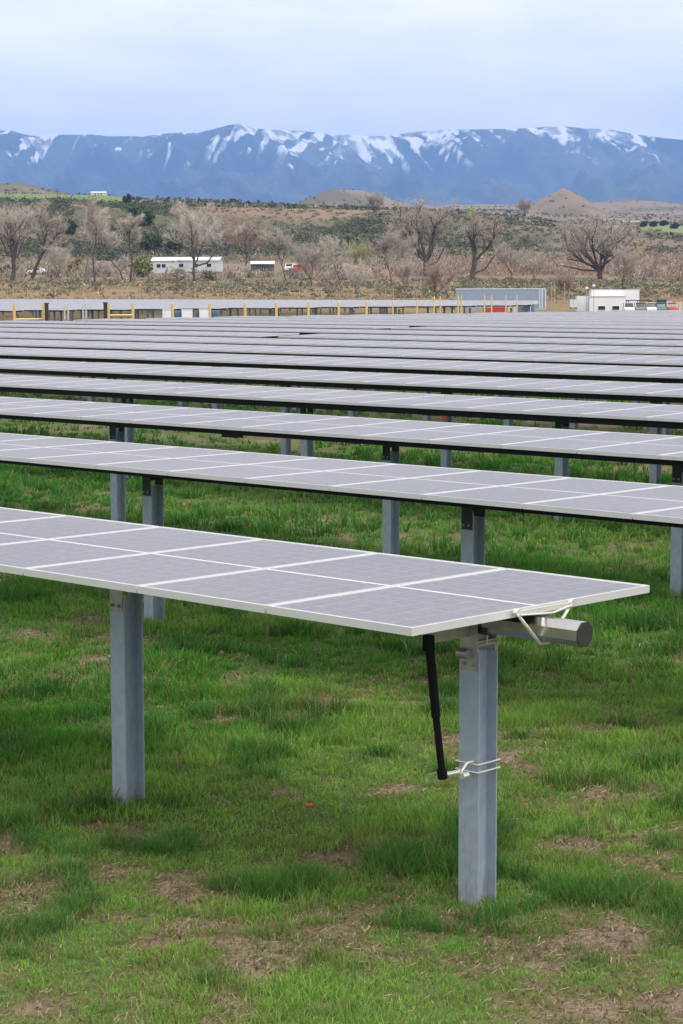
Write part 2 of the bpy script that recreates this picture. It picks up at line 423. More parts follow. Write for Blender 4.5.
def ground_color(x, y):
    D = np.maximum(y, 0); px = 341.5 + F * x / np.maximum(y, 1)
    b = bareness(x, y)
    c = lerp(np.broadcast_to(GREENG, x.shape + (3,)), np.broadcast_to(LITTER, x.shape + (3,)), smooth(0.42, 0.54, b))
    c = lerp(c, np.broadcast_to(SOIL, x.shape + (3,)), smooth(0.54, 0.64, b))
    mott = 0.75 + 0.5 * fbm(x, y, 0.12, 2, 13)
    c = c * mott[..., None]
    # farther: pasture in the corridor, then dry golden grass, then the bench
    n = fbm(x, y, 14, 3, 17)
    past = lerp(np.broadcast_to(np.array([0.085, 0.12, 0.035]), c.shape), np.broadcast_to(np.array([0.26, 0.20, 0.09]), c.shape), smooth(0.35, 0.6, n + 0.25 * smooth(150, 420, px) ))
    c = lerp(c, past, smooth(50, 90, D))
    gold = lerp(np.broadcast_to(np.array([0.30, 0.215, 0.105]), c.shape), np.broadcast_to(np.array([0.20, 0.15, 0.09]), c.shape), smooth(0.4, 0.6, fbm(x, y, 9, 3, 18)))
    c = lerp(c, gold, smooth(250, 300, D))
    fl = lerp(np.broadcast_to(np.array([0.25, 0.20, 0.135]), c.shape), np.broadcast_to(np.array([0.16, 0.145, 0.09]), c.shape), smooth(0.4, 0.6, fbm(x, y, 22, 3, 19)))
    c = lerp(c, fl, smooth(400, 450, D))
    redd = np.broadcast_to(np.array([0.34, 0.19, 0.14]), c.shape)
    c = lerp(c, redd, smooth(430, 470, D) * (1 - smooth(560, 580, D)) * smooth(330, 380, px) * smooth(0.46, 0.62, fbm(x, y, 30, 3, 20)) * 0.7)
    sl = lerp(np.broadcast_to(np.array([0.18, 0.16, 0.105]), c.shape), np.broadcast_to(np.array([0.085, 0.105, 0.05]), c.shape), smooth(0.4, 0.6, fbm(x, y, 45, 4, 22)))
    c = lerp(c, sl, smooth(570, 600, D))
    rim = np.broadcast_to(np.array([0.30, 0.20, 0.135]), c.shape)
    c = lerp(c, rim, smooth(680, 705, D) * (1 - smooth(740, 800, D)) * smooth(0.42, 0.6, fbm(x, y, 40, 3, 24)) * 0.9)
    mead = np.broadcast_to(np.array([0.15, 0.27, 0.07]), c.shape)
    c = lerp(c, mead, smooth(750, 800, D) * (1 - smooth(1250, 1400, D)) * (1 - smooth(110, 150, px)))
    c = lerp(c, np.broadcast_to(np.array([0.23, 0.28, 0.10]), c.shape), smooth(900, 980, D) * (1 - smooth(1120, 1200, D)) * smooth(590, 612, px))
    far = lerp(np.broadcast_to(np.array([0.27, 0.205, 0.145]), c.shape), np.broadcast_to(np.array([0.12, 0.115, 0.07]), c.shape), smooth(0.45, 0.62, fbm(x, y, 120, 5, 26)))
    c = lerp(c, far, smooth(1350, 1500, D))
    c = lerp(c, np.broadcast_to(np.array([0.05, 0.06, 0.04]), c.shape), smooth(2800, 4000, D) * 0.8)
    return c

def build_ground():
    fine = np.linspace(R(-13), R(13), 300)
    left = -np.concatenate([np.linspace(R(13.4), R(40), 50), np.linspace(R(43), R(180), 40)])[::-1]
    right = np.concatenate([np.linspace(R(13.4), R(40), 50), np.linspace(R(43), R(177), 39)])
    ang = np.concatenate([left, fine, right])
    rad = np.concatenate([np.linspace(0.5, 7, 16), np.arange(7.1, 22, 0.07), np.geomspace(22.1, 90, 90), np.geomspace(92, 420, 70), np.linspace(424, 860, 110), np.geomspace(870, 5000, 130), np.geomspace(5200, 14500, 16)])
    A, Rr = np.meshgrid(ang, rad)
    X, Y = np.sin(A) * Rr, np.cos(A) * Rr
    Z = terrain(X, Y)
    C = ground_color(X, Y)
    V = np.stack([X, Y, Z], -1).reshape(-1, 3)
    nr, na = A.shape
    i = np.arange(nr - 1)[:, None]; j = np.arange(na)[None, :]; j2 = (j + 1) % na
    Fq = np.stack([np.broadcast_to(i * na + j, (nr - 1, na)), i * na + j2, (i + 1) * na + j2, np.broadcast_to((i + 1) * na + j, (nr - 1, na))], -1)[..., ::-1].reshape(-1)
    m = mat('field_soil', tint=True, rough=0.95, spec=0.15, noise=(38, 0.75, (0.13, 0.098, 0.07)), bump=(30, 1.0))
    me = raw_mesh('ground', V, Fq, 4, m, C.reshape(-1, 3), True)
    # close the small hole under the camera
    o = link('ground', me); tag(o, kind='structure')
build_ground()

def ground_hit(px, py, d0=230, d1=6000):
    a, b = px_dir(px, py)
    Ds = np.geomspace(d0, d1, 900)
    z = CAMZ + b * Ds
    t = terrain(a * Ds, Ds, True)
    k = np.argmax(t >= z)
    if t[k] < z[k]: k = len(Ds) - 1
    D = Ds[k]
    return float(a * D), float(D), float(terrain(a * D, D))

# ------------------------------------------------------------------ mountains
def build_mountains():
    sx = np.array([-700, -300, 0, 17, 29, 42, 54, 82, 97, 111, 138, 146, 160, 187, 200, 217, 232, 244, 256, 276, 297, 323, 346, 376, 395, 410, 440, 480, 520, 545, 560, 580, 605, 625, 660, 683, 1000, 1400], float)
    sy = np.array([140, 136, 131, 132, 136, 138, 136.4, 136.4, 136, 138, 138, 138.7, 136, 134.3, 135, 131, 127, 126, 130.5, 132, 132.6, 135, 137, 138.4, 137.5, 134.5, 132.5, 132, 131, 129.5, 129, 131, 132, 136, 141, 143, 150, 160], float)
    px = np.concatenate([np.arange(-500, -40, 3.0), np.arange(-40, 725, 0.9), np.arange(725, 1200, 3.0)])
    T = np.linspace(0, 1, 260)
    D0, D1 = 8200.0, 12800.0
    PX, TT = np.meshgrid(px, T)
    D = D0 + (D1 - D0) * TT
    crest = (289 - np.interp(PX, sx, sy)) / F * D1
    base = 300.0
    X = (PX - 341.5) / F * D
    # profile: forested foothills, then a steep scarp up to the rim
    prof = 0.26 * smooth(0.0, 0.42, TT) + 0.22 * smooth(0.3, 0.72, TT) + 0.52 * smooth(0.58, 1.0, TT)
    w1 = fbm(X, D, 1500, 4, 3) - 0.5
    rid = 1 - np.abs(2 * fbm(X + 500 * w1 + 0.35 * D, D * 0.22, 620, 5, 8, 0.55) - 1)      # spurs running down the slope
    rid2 = 1 - np.abs(2 * fbm(X - 0.25 * D, D * 0.3, 260, 4, 12) - 1)
    rid3 = 1 - np.abs(2 * fbm(X + 0.5 * D, D * 0.2, 110, 3, 14) - 1)
    env = np.sin(np.pi * np.clip(TT, 0, 1)) ** 0.7
    Z = base * 0.4 + (crest - base * 0.4) * prof + env * ((rid - 0.75) * 620 + w1 * 420 + (rid2 - 0.75) * 130 + (rid3 - 0.7) * 90)
    Z[-1] = crest[-1]
    Z += smooth(0.9, 1.0, TT) * (fbm(X, D, 180, 3, 77) - 0.5) * 26
    Z = np.minimum(Z, crest * D / D1 * 0.99 + 12)
    ext = np.stack([X, D, Z], -1)
    # back slope so that the range has depth
    Xb, Db = X[-1] * 1.08, np.full_like(X[-1], 13900.0)
    Zb = np.full_like(Db, 80.0)
    V = np.concatenate([ext.reshape(-1, 3), np.stack([Xb, Db, Zb], -1)])
    relh = (Z - base) / np.maximum(crest - base, 1)
    gul = fbm(X + 0.45 * D * np.sign(np.sin(X / 700.0)) * 0.6 + 200 * w1, D * 0.07, 75, 3, 41, 0.6)
    pat = fbm(X, D, 900, 3, 51)
    fine = fbm(X, D, 40, 3, 61)
    reg = np.interp(PX, [-500, 5, 20, 45, 70, 100, 115, 140, 150, 200, 235, 250, 300, 330, 350, 400, 425, 440, 460, 500, 520, 560, 600, 640, 665, 1200],
                    [.2, .35, .75, .7, .45, .8, .4, .3, .75, .7, .5, 1.0, .95, .7, .6, .5, .6, .5, .35, .55, .7, .95, .9, .55, .0, .0])
    snow = 0.85 * smooth(0.602, 0.640, gul * 0.62 + fine * 0.20 + pat * 0.16 + 0.17 * reg + 0.30 * (relh - 0.95))
    snow = snow * smooth(0.52, 0.72, relh) * smooth(0.1, 0.5, reg + 0.2)
    brk = smooth(0.36, 0.56, fbm(X + 0.3 * D, D * 0.25, 34, 3, 67))
    snow = snow * (0.25 + 0.75 * brk)
    # broad pale snowfields
    for (cx, cy, wx, wy) in ((148, 155, 26, 8), (590, 139, 46, 4.5), (548, 135, 16, 5), (272, 136, 22, 6), (437, 143, 9, 4), (296, 163, 7, 11), (512, 135, 10, 3), (458, 165, 16, 6), (625, 144, 18, 4)):
        yy = 289 - (Z - CAMZ) / D * F
        q = ((PX - cx) / wx) ** 2 + ((yy - cy) / wy) ** 2
        snow = np.maximum(snow, smooth(0.9, 0.3, q + np.abs(gul - 0.5) * 7 + (fbm(X + 0.5 * D, D * 0.25, 70, 3, 66) - 0.45) * 4.0) * 0.75 * (0.45 + 0.55 * brk))
    forest = lerp(np.broadcast_to(np.array([0.022, 0.035, 0.030]), Z.shape + (3,)), np.broadcast_to(np.array([0.075, 0.085, 0.070]), Z.shape + (3,)), smooth(0.35, 0.65, fbm(X, D, 420, 5, 44)))
    C = lerp(forest, np.broadcast_to(np.array([0.85, 0.86, 0.88]), forest.shape), snow)
    C = np.concatenate([C.reshape(-1, 3), np.tile([0.04, 0.05, 0.05], (len(Xb), 1))])
    nr, nc = T.size + 1, px.size
    i = np.arange(nr - 1)[:, None]; j = np.arange(nc - 1)[None, :]
    Fq = np.stack([i * nc + j, i * nc + j + 1, (i + 1) * nc + j + 1, (i + 1) * nc + j], -1).reshape(-1)
    o = link('mountains', raw_mesh('mountains', V, Fq, 4, M['mount'], C, True))
    tag(o, kind='structure')
build_mountains()

# ------------------------------------------------------------------ haze
def build_haze():
    m = bpy.data.materials.new('pale_air'); m.use_nodes = True
    t = m.node_tree; t.nodes.clear()
    o = t.nodes.new('ShaderNodeOutputMaterial'); v = t.nodes.new('ShaderNodeVolumePrincipled')
    v.inputs['Color'].default_value = (0.27, 0.50, 1.0, 1)
    v.inputs['Density'].default_value = HAZE
    v.inputs['Anisotropy'].default_value = 0.0
    t.links.new(v.outputs['Volume'], o.inputs['Volume'])
    b = MB().box(-16000, 16000, -15000, 16000, -3.0, 1500.0).build('haze', m)
    tag(b, kind='stuff')
HAZE = 0.000088
build_haze()

# ------------------------------------------------------------------ solar rows
TUBEZ = 1.484
PITCHROW, V0 = 4.712, 7.956
MW, MHALF, TOP = 0.985, 0.952, 1.600            # module width along the row, half length, top of glass above ground

def module_meshes():
    b = MB(); w, h, t = MW / 2, MHALF, 0.040
    # frame: four bars with a 12 mm lip
    for s in (-1, 1):
        b.box(*(sorted((s * h, s * (h - 0.012)))), -w, w, -t, 0)
        b.box(-h + 0.012, h - 0.012, *(sorted((s * w, s * (w - 0.012)))), -t, 0)
    fr = b.mesh('solar_module', M['alu'])
    g = MB(); z = -0.0025; e = 0.012; a = 0.026
    xs = [-h + e, -h + a, -0.013, 0.013, h - a, h - e]; ys = [-w + e, -w + 0.021, w - 0.021, w - e]
    for i in range(5):
        for j in range(3):
            c = 1 if (i in (1, 3) and j == 1) else 0
            g.add([(xs[i], ys[j], z), (xs[i + 1], ys[j], z), (xs[i + 1], ys[j + 1], z), (xs[i], ys[j + 1], z)], [(0, 1, 2, 3)], c)
    # back of the laminate, with shade put into its dark colour
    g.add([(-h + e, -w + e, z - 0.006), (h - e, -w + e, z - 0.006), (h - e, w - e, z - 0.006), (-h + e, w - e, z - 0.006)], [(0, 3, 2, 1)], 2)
    g.box(-0.5, -0.38, -0.06, 0.06, z - 0.03, z - 0.0075, 2)
    gl = g.mesh('glass', [M['sheet'], M['cell'], M['backing']])
    return fr, gl
FR, GL = module_meshes()

def post_mesh(h, detail):
    b = MB(); f, d, t = 0.0665, 0.068, 0.007
    b.box(-d - t, -d, -f, f, -0.4, h); b.box(d, d + t, -f, f, -0.4, h)
    b.box(-d, d, -0.0035, 0.0035, -0.4, h)
    return b.mesh('post', M['galv'] if detail else M['galv_far'])
def bracket_mesh():
    # saddle bolted to both flanges and rising round the tube
    b = MB()
    b.box(-0.0815, -0.0765, -0.058, 0.058, 1.225, TUBEZ)
    b.box(0.0765, 0.0815, -0.058, 0.058, 1.225, TUBEZ)
    b.box(-0.0765, 0.0765, -0.05, 0.05, 1.375, 1.381)
    b.box(-0.0765, 0.0765, -0.003, 0.003, 1.3815, 1.425)
    return b.mesh('bearing_bracket', M['bracket'])
def bearing_mesh():
    b = MB(); n = 16
    for i in range(n):
        t0, t1 = 2 * math.pi * i / n, 2 * math.pi * (i + 1) / n
        ri, ro = 0.0665, 0.076
        q = []
        for y in (-0.045, 0.045):
            for (t, r) in ((t0, ri), (t0, ro), (t1, ro), (t1, ri)):
                q.append((r * math.cos(t), y, TUBEZ + r * math.sin(t)))
        b.add(q, [(0, 1, 2, 3), (7, 6, 5, 4), (1, 5, 6, 2), (0, 3, 7, 4)])
    return b.mesh('bearing', M['cap'])
def bolt_mesh():
    b = MB()
    b.tube([(0.013, 0, 0), (0, 0, 0)], 0.011, 6)
    b.tube([(0.0225, 0, 0), (0.013, 0, 0)], 0.006, 6)
    return b.mesh('bolt', M['bracket'])
POST_N, POST_F = post_mesh(1.320, True), post_mesh(1.320, False)
BRK, BEAR, BOLT = bracket_mesh(), bearing_mesh(), bolt_mesh()
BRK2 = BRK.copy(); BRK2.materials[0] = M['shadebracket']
def purlin_mesh():
    # hat channel clamping two modules to the tube
    b = MB()
    b.box(-0.42, 0.42, -0.022, 0.022, -0.0402 - 0.004, -0.0402)
    b.box(-0.42, 0.42, -0.022, -0.019, -0.062, -0.0442)
    b.box(-0.42, 0.42, 0.019, 0.022, -0.062, -0.0442)
    return b.mesh('module_clamp', M['bracket'])
PUR = purlin_mesh()

POSTS = {0: [6.71, 9.54, 14.1], 1: [10.75, 14.77, 18.9, 23.0], 2: [7.8, 11.95, 16.01, 20.98, 25.5, 30],
         3: [13.0, 17.16, 22.11, 26.38, 30.9, 35.4], 4: [14.6, 18.93, 23.37, 27.39, 32.49, 37, 41.5],
         5: [17.7, 22.05, 25.83, 30.15, 34.47, 39, 43.5, 48]}
JOINT = {0: 6.31, 1: 0.465, 2: 0.573}
TILT = [0, 0.1, 1.1, 1.3, 1.8, 2.2, 2.4, 2.2, 1.7, 1.4, 0.9, 1.3, 0.7, 0.6, 1.0, 0.5, 0.6, 0.9, 0.4, 0.6, 0.8, 0.5]
ORD = ['nearest', 'second', 'third', 'fourth', 'fifth', 'sixth', 'seventh', 'eighth', 'ninth', 'tenth', 'eleventh', 'twelfth', 'thirteenth', 'fourteenth', 'fifteenth', 'sixteenth', 'seventeenth', 'eighteenth', 'nineteenth', 'twentieth', 'twenty-first', 'twenty-second', 'twenty-third', 'twenty-fourth']
ROWGROUP = 'parallel rows of solar panels in the near field'

def place_row(v, u, name):
    gx, gy = v * VX + u * UX, v * VY + u * UY
    return empty(name, (gx, gy, 0), TH)

def solar_row(k, u0, u1, posts, tilt, lift, label, group, detail=0, joint=0.0, name='solar_panel_row', ggap=None):
    """detail 2 = every module, glass, clamp, bracket; 1 = modules and posts; 0 = one sheet per row"""
    v = V0 + PITCHROW * k
    root = place_row(v, u0, name)
    root.location.z = lift
    tag(root, label, 'solar panels', group)
    tl = R(tilt)
    L = u1 - u0
    n = int(round(L))
    if detail >= 1:
        for i in range(n):
            yc = i + 0.5 + joint
            if ggap and ggap[0] < u0 + yc < ggap[1]: continue
            mo = link('solar_module', FR, root, (0, yc, TOP)); mo.rotation_euler = (0, -tl, 0)
            link('glass', GL, mo)
            if detail == 2:
                c = link('module_clamp', PUR, root, (0, yc + 0.5, TOP)); c.rotation_euler = (0, -tl, 0)
    else:
        b = MB(); w = MW / 2
        ct, st = math.cos(tl), math.sin(tl)
        def P(x, y, z): return (x * ct - z * st, y, TOP + x * st + z * ct)
        h = MHALF
        xs = [-h, -h + 0.026, -0.013, 0.013, h - 0.026, h]
        for i in range(n):
            yc = i + 0.5 + joint
            if ggap and ggap[0] < u0 + yc < ggap[1]: continue
            ys = [yc - w, yc - w + 0.021, yc + w - 0.021, yc + w]
            for a in range(5):
                for c in range(3):
                    mi = 1 if (a in (1, 3) and c == 1) else 0
                    b.add([P(xs[a], ys[c], 0), P(xs[a + 1], ys[c], 0), P(xs[a + 1], ys[c + 1], 0), P(xs[a], ys[c + 1], 0)], [(0, 1, 2, 3)], mi)
            for (xa, ya, xb, yb) in ((-h, yc - w, h, yc - w), (h, yc - w, h, yc + w), (h, yc + w, -h, yc + w), (-h, yc + w, -h, yc - w)):
                b.add([P(xa, ya, -0.04), P(xb, yb, -0.04), P(xb, yb, 0), P(xa, ya, 0)], [(0, 1, 2, 3)], 0)
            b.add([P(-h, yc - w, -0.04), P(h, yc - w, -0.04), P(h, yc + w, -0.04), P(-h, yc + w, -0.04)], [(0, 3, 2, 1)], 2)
        b.build('panel_surface', [M['sheet'], M['cell'], M['backing']], root)
    if k >= 1:  # added black bar standing in for shade under the near edge, no real tray
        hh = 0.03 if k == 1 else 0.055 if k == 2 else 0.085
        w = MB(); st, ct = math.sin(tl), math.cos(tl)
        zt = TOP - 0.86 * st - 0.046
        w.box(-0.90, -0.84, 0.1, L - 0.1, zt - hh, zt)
        w.build('shade_strip', M['black'], root)
    # torque tube
    t = MB(); ya = -0.28 if k == 0 and detail == 2 else -0.1
    t.tube([(0, ya, TUBEZ), (0, L + 0.1, TUBEZ)], 0.0655, 8, ph=R(22.5))
    tt = t.build('torque_tube', M['tube'], root)
    if detail == 2 and k == 0:
        MB().tube([(0, ya - 0.006, TUBEZ), (0, ya, TUBEZ)], 0.0668, 8, ph=R(22.5)).build('end_cap', M['cap'], tt)
    for u in posts:
        if u < u0 - 0.2 or u > u1 + 0.1: continue
        y = u - u0
        p = link('post', POST_N if detail == 2 else POST_F, root, (0, y, 0))
        if detail >= 1:
            br = link('bearing_bracket', BRK if k == 0 else BRK2, root, (0, y, 0)); link('bearing', BEAR, br)
            if detail == 2:
                for (bx, by) in ((-0.0815, -0.03), (-0.0815, 0.03), (0.0815, 0.0)):
                    bo = link('bolt', BOLT, br, (bx, by, 1.262))
                    if bx < 0: bo.rotation_euler = (0, 0, math.pi)
    return root

UEND = 75.0
rows = []
for k in range(22):
    v = V0 + PITCHROW * k
    lift = float(0.30 * smooth(16, 70, v))
    lift = lift * 0.9 - (0.02 if 1 < k < 5 else 0)
    tilt = TILT[min(k, len(TILT) - 1)]
    lo = 6.31 if k == 0 else max(0.72 * v - 5, 3)
    hi = min(UEND, 1.49 * v + (4 if k < 3 else 5))
    if k == 0: u0, joint = 6.31, 0.0
    else:
        fr = {1: 0.465, 2: 0.573}.get(k, (k * 0.37) % 1)
        u0, joint = math.floor(lo) + fr, 0.0
    n = int(math.floor(hi - u0)); u1 = u0 + n
    ps = POSTS.get(k)
    if ps is None:
        st = (k * 1.7) % 4.4
        ps = [st + 4.4 * i for i in range(40)]
    det = 2 if k < 4 else (1 if k < 9 else 0)
    where = {0: 'nearest row of blue-grey solar panels, its white-framed end and tube end beside a damper',
             21: 'farthest row of solar panels in the near field, behind all its other rows'}.get(k,
             '%s row of solar panels counted from the nearest row%s' % (ORD[k], ', level above green grass' if k < 5 else ', tilted slightly towards the camera' if k < 9 else ', far back in the near field'))
    ggap = {8: (46.0, 46.9), 10: (50, 50.9)}.get(k)
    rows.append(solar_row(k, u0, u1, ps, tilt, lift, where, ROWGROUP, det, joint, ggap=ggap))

# the damper, its arm and the U-bolts on the first row's end post
r0 = rows[0]; yp = 6.71 - 6.31
MB().box(-0.435, -0.0825, yp - 0.006, yp + 0.006, 1.405, 1.475).build('damper_arm', M['bracket'], r0)
dm = MB(); dm.tube([(-0.415, yp - 0.03, 1.385), (-0.375, yp - 0.03, 1.10), (-0.366, yp - 0.03, 1.03)], 0.024, 12)
dm.tube([(-0.366, yp - 0.03, 1.03), (-0.319, yp - 0.03, 0.74)], 0.019, 12)
dm.tube([(-0.320, yp - 0.03, 0.75), (-0.312, yp - 0.03, 0.705)], 0.026, 10)
dm = dm.build('damper', M['black'], r0)
MB().box(-0.445, -0.395, yp - 0.045, yp - 0.0065, 1.375, 1.455).build('damper_mount', M['black'], dm)
f = MB(); f.tube([(-0.312, yp - 0.03, 0.722), (-0.165, yp - 0.02, 0.712)], 0.012, 8)
f.tube([(-0.17, yp - 0.03, 0.715), (-0.13, yp - 0.032, 0.752), (-0.078, yp - 0.032, 0.752)], 0.009, 6)
f.tube([(-0.17, yp - 0.03, 0.712), (-0.13, yp + 0.01, 0.690), (-0.078, yp + 0.01, 0.690)], 0.009, 6)
f.tube([(-0.165, yp - 0.03, 0.690), (-0.12, yp - 0.03, 0.690)], 0.017, 8)
f.build('damper_fork', M['wire'], dm)
for z in (0.700, 0.742):
    ub = MB(); e = 0.074
    ub.tube([(-0.090, yp - e, z), (0.088, yp - e, z), (0.092, yp + e, z), (-0.090, yp + e, z), (-0.090, yp - e, z)], 0.0052, 8)
    ub.build('u_bolt', M['wire'], r0)
# pivot head beside the bracket
MB().tube([(-0.10, yp - 0.02, 1.315), (-0.10, yp + 0.05, 1.315)], 0.026, 12).build('pivot', M['bracket'], r0)
s2 = MB(); s2.tube([(-0.07, yp - 0.056, 1.330), (-0.066, yp - 0.056, 1.362), (0.066, yp - 0.056, 1.362), (0.072, yp - 0.056, 1.322)], 0.0042, 6)
s2.tube([(0.0, yp - 0.056, 1.362), (0.0, yp - 0.056, 1.405)], 0.004, 6)
s2.build('bracket_lip', M['wire'], r0)
# end strap holding the last frame to the tube
s = MB()
s.box(-0.20, 0.24, -0.016, -0.003, 1.566, 1.592)
s.tube([(-0.20, -0.012, 1.585), (-0.16, -0.03, 1.53), (-0.085, -0.035, 1.455), (-0.035, -0.035, 1.412), (0.035, -0.035, 1.412), (0.085, -0.035, 1.47), (0.16, -0.03, 1.53), (0.235, -0.012, 1.575)], 0.009, 6)
s.tube([(-0.19, -0.03, 1.575), (0.05, -0.05, 1.563), (0.225, -0.03, 1.58)], 0.0055, 6)
s.tube([(0.03, -0.045, 1.558), (0.225, -0.028, 1.572)], 0.005, 6)
s.build('end_strap', M['wire'], r0)
for x in (-0.20, 0.24):
    MB().tube([(x, -0.03, 1.588), (x, -0.004, 1.588)], 0.02, 8).build('strap_bolt', M['wire'], r0)

# little boxes and orange markers on the rows behind
def on_row(k, du, z, name, sz, m, x=-0.02):
    r = rows[k]
    u0 = {0: 6.31}.get(k)
    b = MB(); b.box(-sz[0] / 2, sz[0] / 2, -sz[1] / 2, sz[1] / 2, -sz[2] / 2, sz[2] / 2)
    gx = Vector((V0 + PITCHROW * k) * Vector((VX, VY)) + du * Vector((UX, UY)))
    loc = Matrix.Rotation(-TH, 2) @ (gx - r.location.xy)
    return b.build(name, m, r, (loc.x + x, loc.y, z))
on_row(2, 18.7, 1.40, 'drive_box', (0.13, 0.26, 0.08), M['cap'])
on_row(3, 19.5, 1.42, 'drive_box', (0.14, 0.30, 0.09), M['cap'])
on_row(3, 30.3, 1.42, 'drive_box', (0.14, 0.30, 0.09), M['cap'])
for (k, u, z) in ((4, 23.33, 0.95), (4, 18.83, 1.18)):
    on_row(k, u, z, 'orange_marker', (0.03, 0.09, 0.10), M['orange'], x=-0.10)

# second block of rows across the corridor
for k in range(15, 37):
    v = V0 + PITCHROW * k
    u0 = max(110.0, 0.800 * v) + (k % 3) * 0.3
    u1 = min(262.0, 1.52 * v + 10)
    if u1 - u0 < 8: continue
    n = int(u1 - u0)
    ps = [u0 + 0.6 + 9.5 * i for i in range(18)]
    lab = '%s row of the far block of solar panels, counted back from the yellow bollards' % (ORD + ['twenty-fifth'])[k - 15]
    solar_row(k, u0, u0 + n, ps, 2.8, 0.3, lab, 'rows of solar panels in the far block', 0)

# ------------------------------------------------------------------ grass
def build_grass():
    rng = np.random.default_rng(7)
    Vs, Fs, Cs = [], [], []
    off = 0
    # bands: (depth from, to, tufts per m2, blades per tuft, blade width, height factor)
    bands = [(8.0, 11.5, 620, 13, 0.0042, 0.9), (11.5, 16, 360, 12, 0.006, 0.95), (16, 24, 130, 12, 0.0095, 1.0), (24, 38, 38, 11, 0.019, 1.1), (38, 70, 6.5, 10, 0.036, 1.1)]
    for (d0, d1, dens, nb, wd, hf) in bands:
        half = 0.185
        area = half * (d1 ** 2 - d0 ** 2) + 3.0 * (d1 - d0)
        n = int(area * dens)
        y = np.sqrt(rng.uniform(d0 ** 2, d1 ** 2, n))
        x = rng.uniform(-1, 1, n) * (half * y + 1.5)
        b = bareness(x, y)
        lush = fbm(x, y, 1.1, 3, 33)
        tuft = fbm(x, y, 0.45, 2, 36)
        keep = rng.uniform(0, 1, n) < np.clip(1.0 - 0.80 * smooth(0.50, 0.64, b), 0.30, 1)
        x, y, b, lush, tuft = x[keep], y[keep], b[keep], lush[keep], tuft[keep]
        n = len(x)
        front = 1 - smooth(8.6, 11.0, y)
        h = (0.04 + 0.05 * smooth(0.42, 0.68, lush) + 0.065 * smooth(0.58, 0.74, tuft)) * (1 - 0.62 * smooth(0.48, 0.60, b)) * (1 - 0.25 * front) * hf
        # the low evening out below the second and later rows
        h = h * (1 + 0.25 * smooth(13, 18, y))
        X = np.repeat(x, nb); Y = np.repeat(y, nb); H = np.repeat(h, nb) * rng.uniform(0.5, 1.25, n * nb)
        N = n * nb
        a = rng.uniform(0, 2 * np.pi, N); rr = rng.uniform(0, 0.05, N) * (1 + d0 / 25)
        bx, by = X + np.cos(a) * rr, Y + np.sin(a) * rr
        lean = rng.uniform(0.1, 0.85, N) * H
        a2 = a + rng.normal(0, 0.6, N)
        tx, ty = np.cos(a2) * lean, np.sin(a2) * lean
        wa = rng.uniform(0, np.pi, N)
        W = wd * rng.uniform(0.6, 1.3, N)
        wx, wy = np.cos(wa) * W / 2, np.sin(wa) * W / 2
        bz = terrain(bx, by) - 0.004
        p0 = np.stack([bx - wx, by - wy, bz], -1); p1 = np.stack([bx + wx, by + wy, bz], -1)
        mx, my, mz = bx + tx * 0.35, by + ty * 0.35, bz + H * 0.62
        p2 = np.stack([mx + wx * 0.8, my + wy * 0.8, mz], -1); p3 = np.stack([mx - wx * 0.8, my - wy * 0.8, mz], -1)
        ex, ey = bx + tx, by + ty; ez = bz + H * np.where(lean > 0.6 * H, 0.85, 1.0)
        p4 = np.stack([ex + wx * .25, ey + wy * .25, ez], -1); p5 = np.stack([ex - wx * .25, ey - wy * .25, ez], -1)
        V = np.stack([p0, p1, p2, p3, p4, p5], 1).reshape(-1, 3)
        i = np.arange(N) * 6 + off
        Fq = np.stack([np.stack([i, i + 1, i + 2, i + 3], -1), np.stack([i + 3, i + 2, i + 4, i + 5], -1)], 1).reshape(-1)
        # colours
        g1 = np.array([0.080, 0.245, 0.026]); g2 = np.array([0.200, 0.365, 0.062]); g3 = np.array([0.048, 0.170, 0.030]); dry = np.array([0.33, 0.29, 0.13])
        t = fbm(x, y, 2.6, 3, 81)
        c = lerp(np.broadcast_to(g1, (n, 3)), np.broadcast_to(g2, (n, 3)), smooth(0.40, 0.62, t + 0.16 * front + 0.05 * smooth(0.5, 2.5, x) * (1 - smooth(13, 16, y))))
        c = lerp(c, np.broadcast_to(g3, (n, 3)), smooth(0.55, 0.72, tuft) * 0.8)
        c = lerp(c, np.broadcast_to(g3 * 1.35, (n, 3)), smooth(17, 30, y) * 0.45)
        c = c * (0.72 + 0.62 * fbm(x, y, 0.22, 2, 85))[:, None]
        c = np.repeat(c, nb, 0) * rng.uniform(0.7, 1.35, (N, 1))
        dm_ = (rng.uniform(0, 1, N) < np.repeat(0.05 + 0.38 * smooth(0.42, 0.58, b) + 0.07 * front, nb))
        c = np.where(dm_[:, None], dry * rng.uniform(0.6, 1.2, (N, 1)), c)
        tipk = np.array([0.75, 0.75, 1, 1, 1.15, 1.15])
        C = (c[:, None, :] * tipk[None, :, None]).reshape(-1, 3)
        Vs.append(V); Fs.append(Fq); Cs.append(C); off += len(V)
    # dead straw and clods lying between the blades
    for (d0, d1, dens, ln, wd) in ((8.0, 11.5, 1500, 0.045, 0.0045), (11.5, 17, 600, 0.055, 0.007), (17, 26, 200, 0.08, 0.012)):
        n = int((0.185 * (d1 ** 2 - d0 ** 2) + 3 * (d1 - d0)) * dens)
        y = np.sqrt(rng.uniform(d0 ** 2, d1 ** 2, n)); x = rng.uniform(-1, 1, n) * (0.185 * y + 1.5)
        b = bareness(x, y)
        kp = rng.uniform(0, 1, n) < 0.25 + 0.75 * smooth(0.42, 0.58, b); x, y = x[kp], y[kp]; n = len(x)
        a = rng.uniform(0, 2 * np.pi, n); L = ln * rng.uniform(0.3, 1.3, n); W = wd * rng.uniform(0.6, 1.6, n)
        clod = rng.uniform(0, 1, n) < 0.22
        L = np.where(clod, W * rng.uniform(1.2, 3.5, n), L); W = np.where(clod, W * 2.0, W)
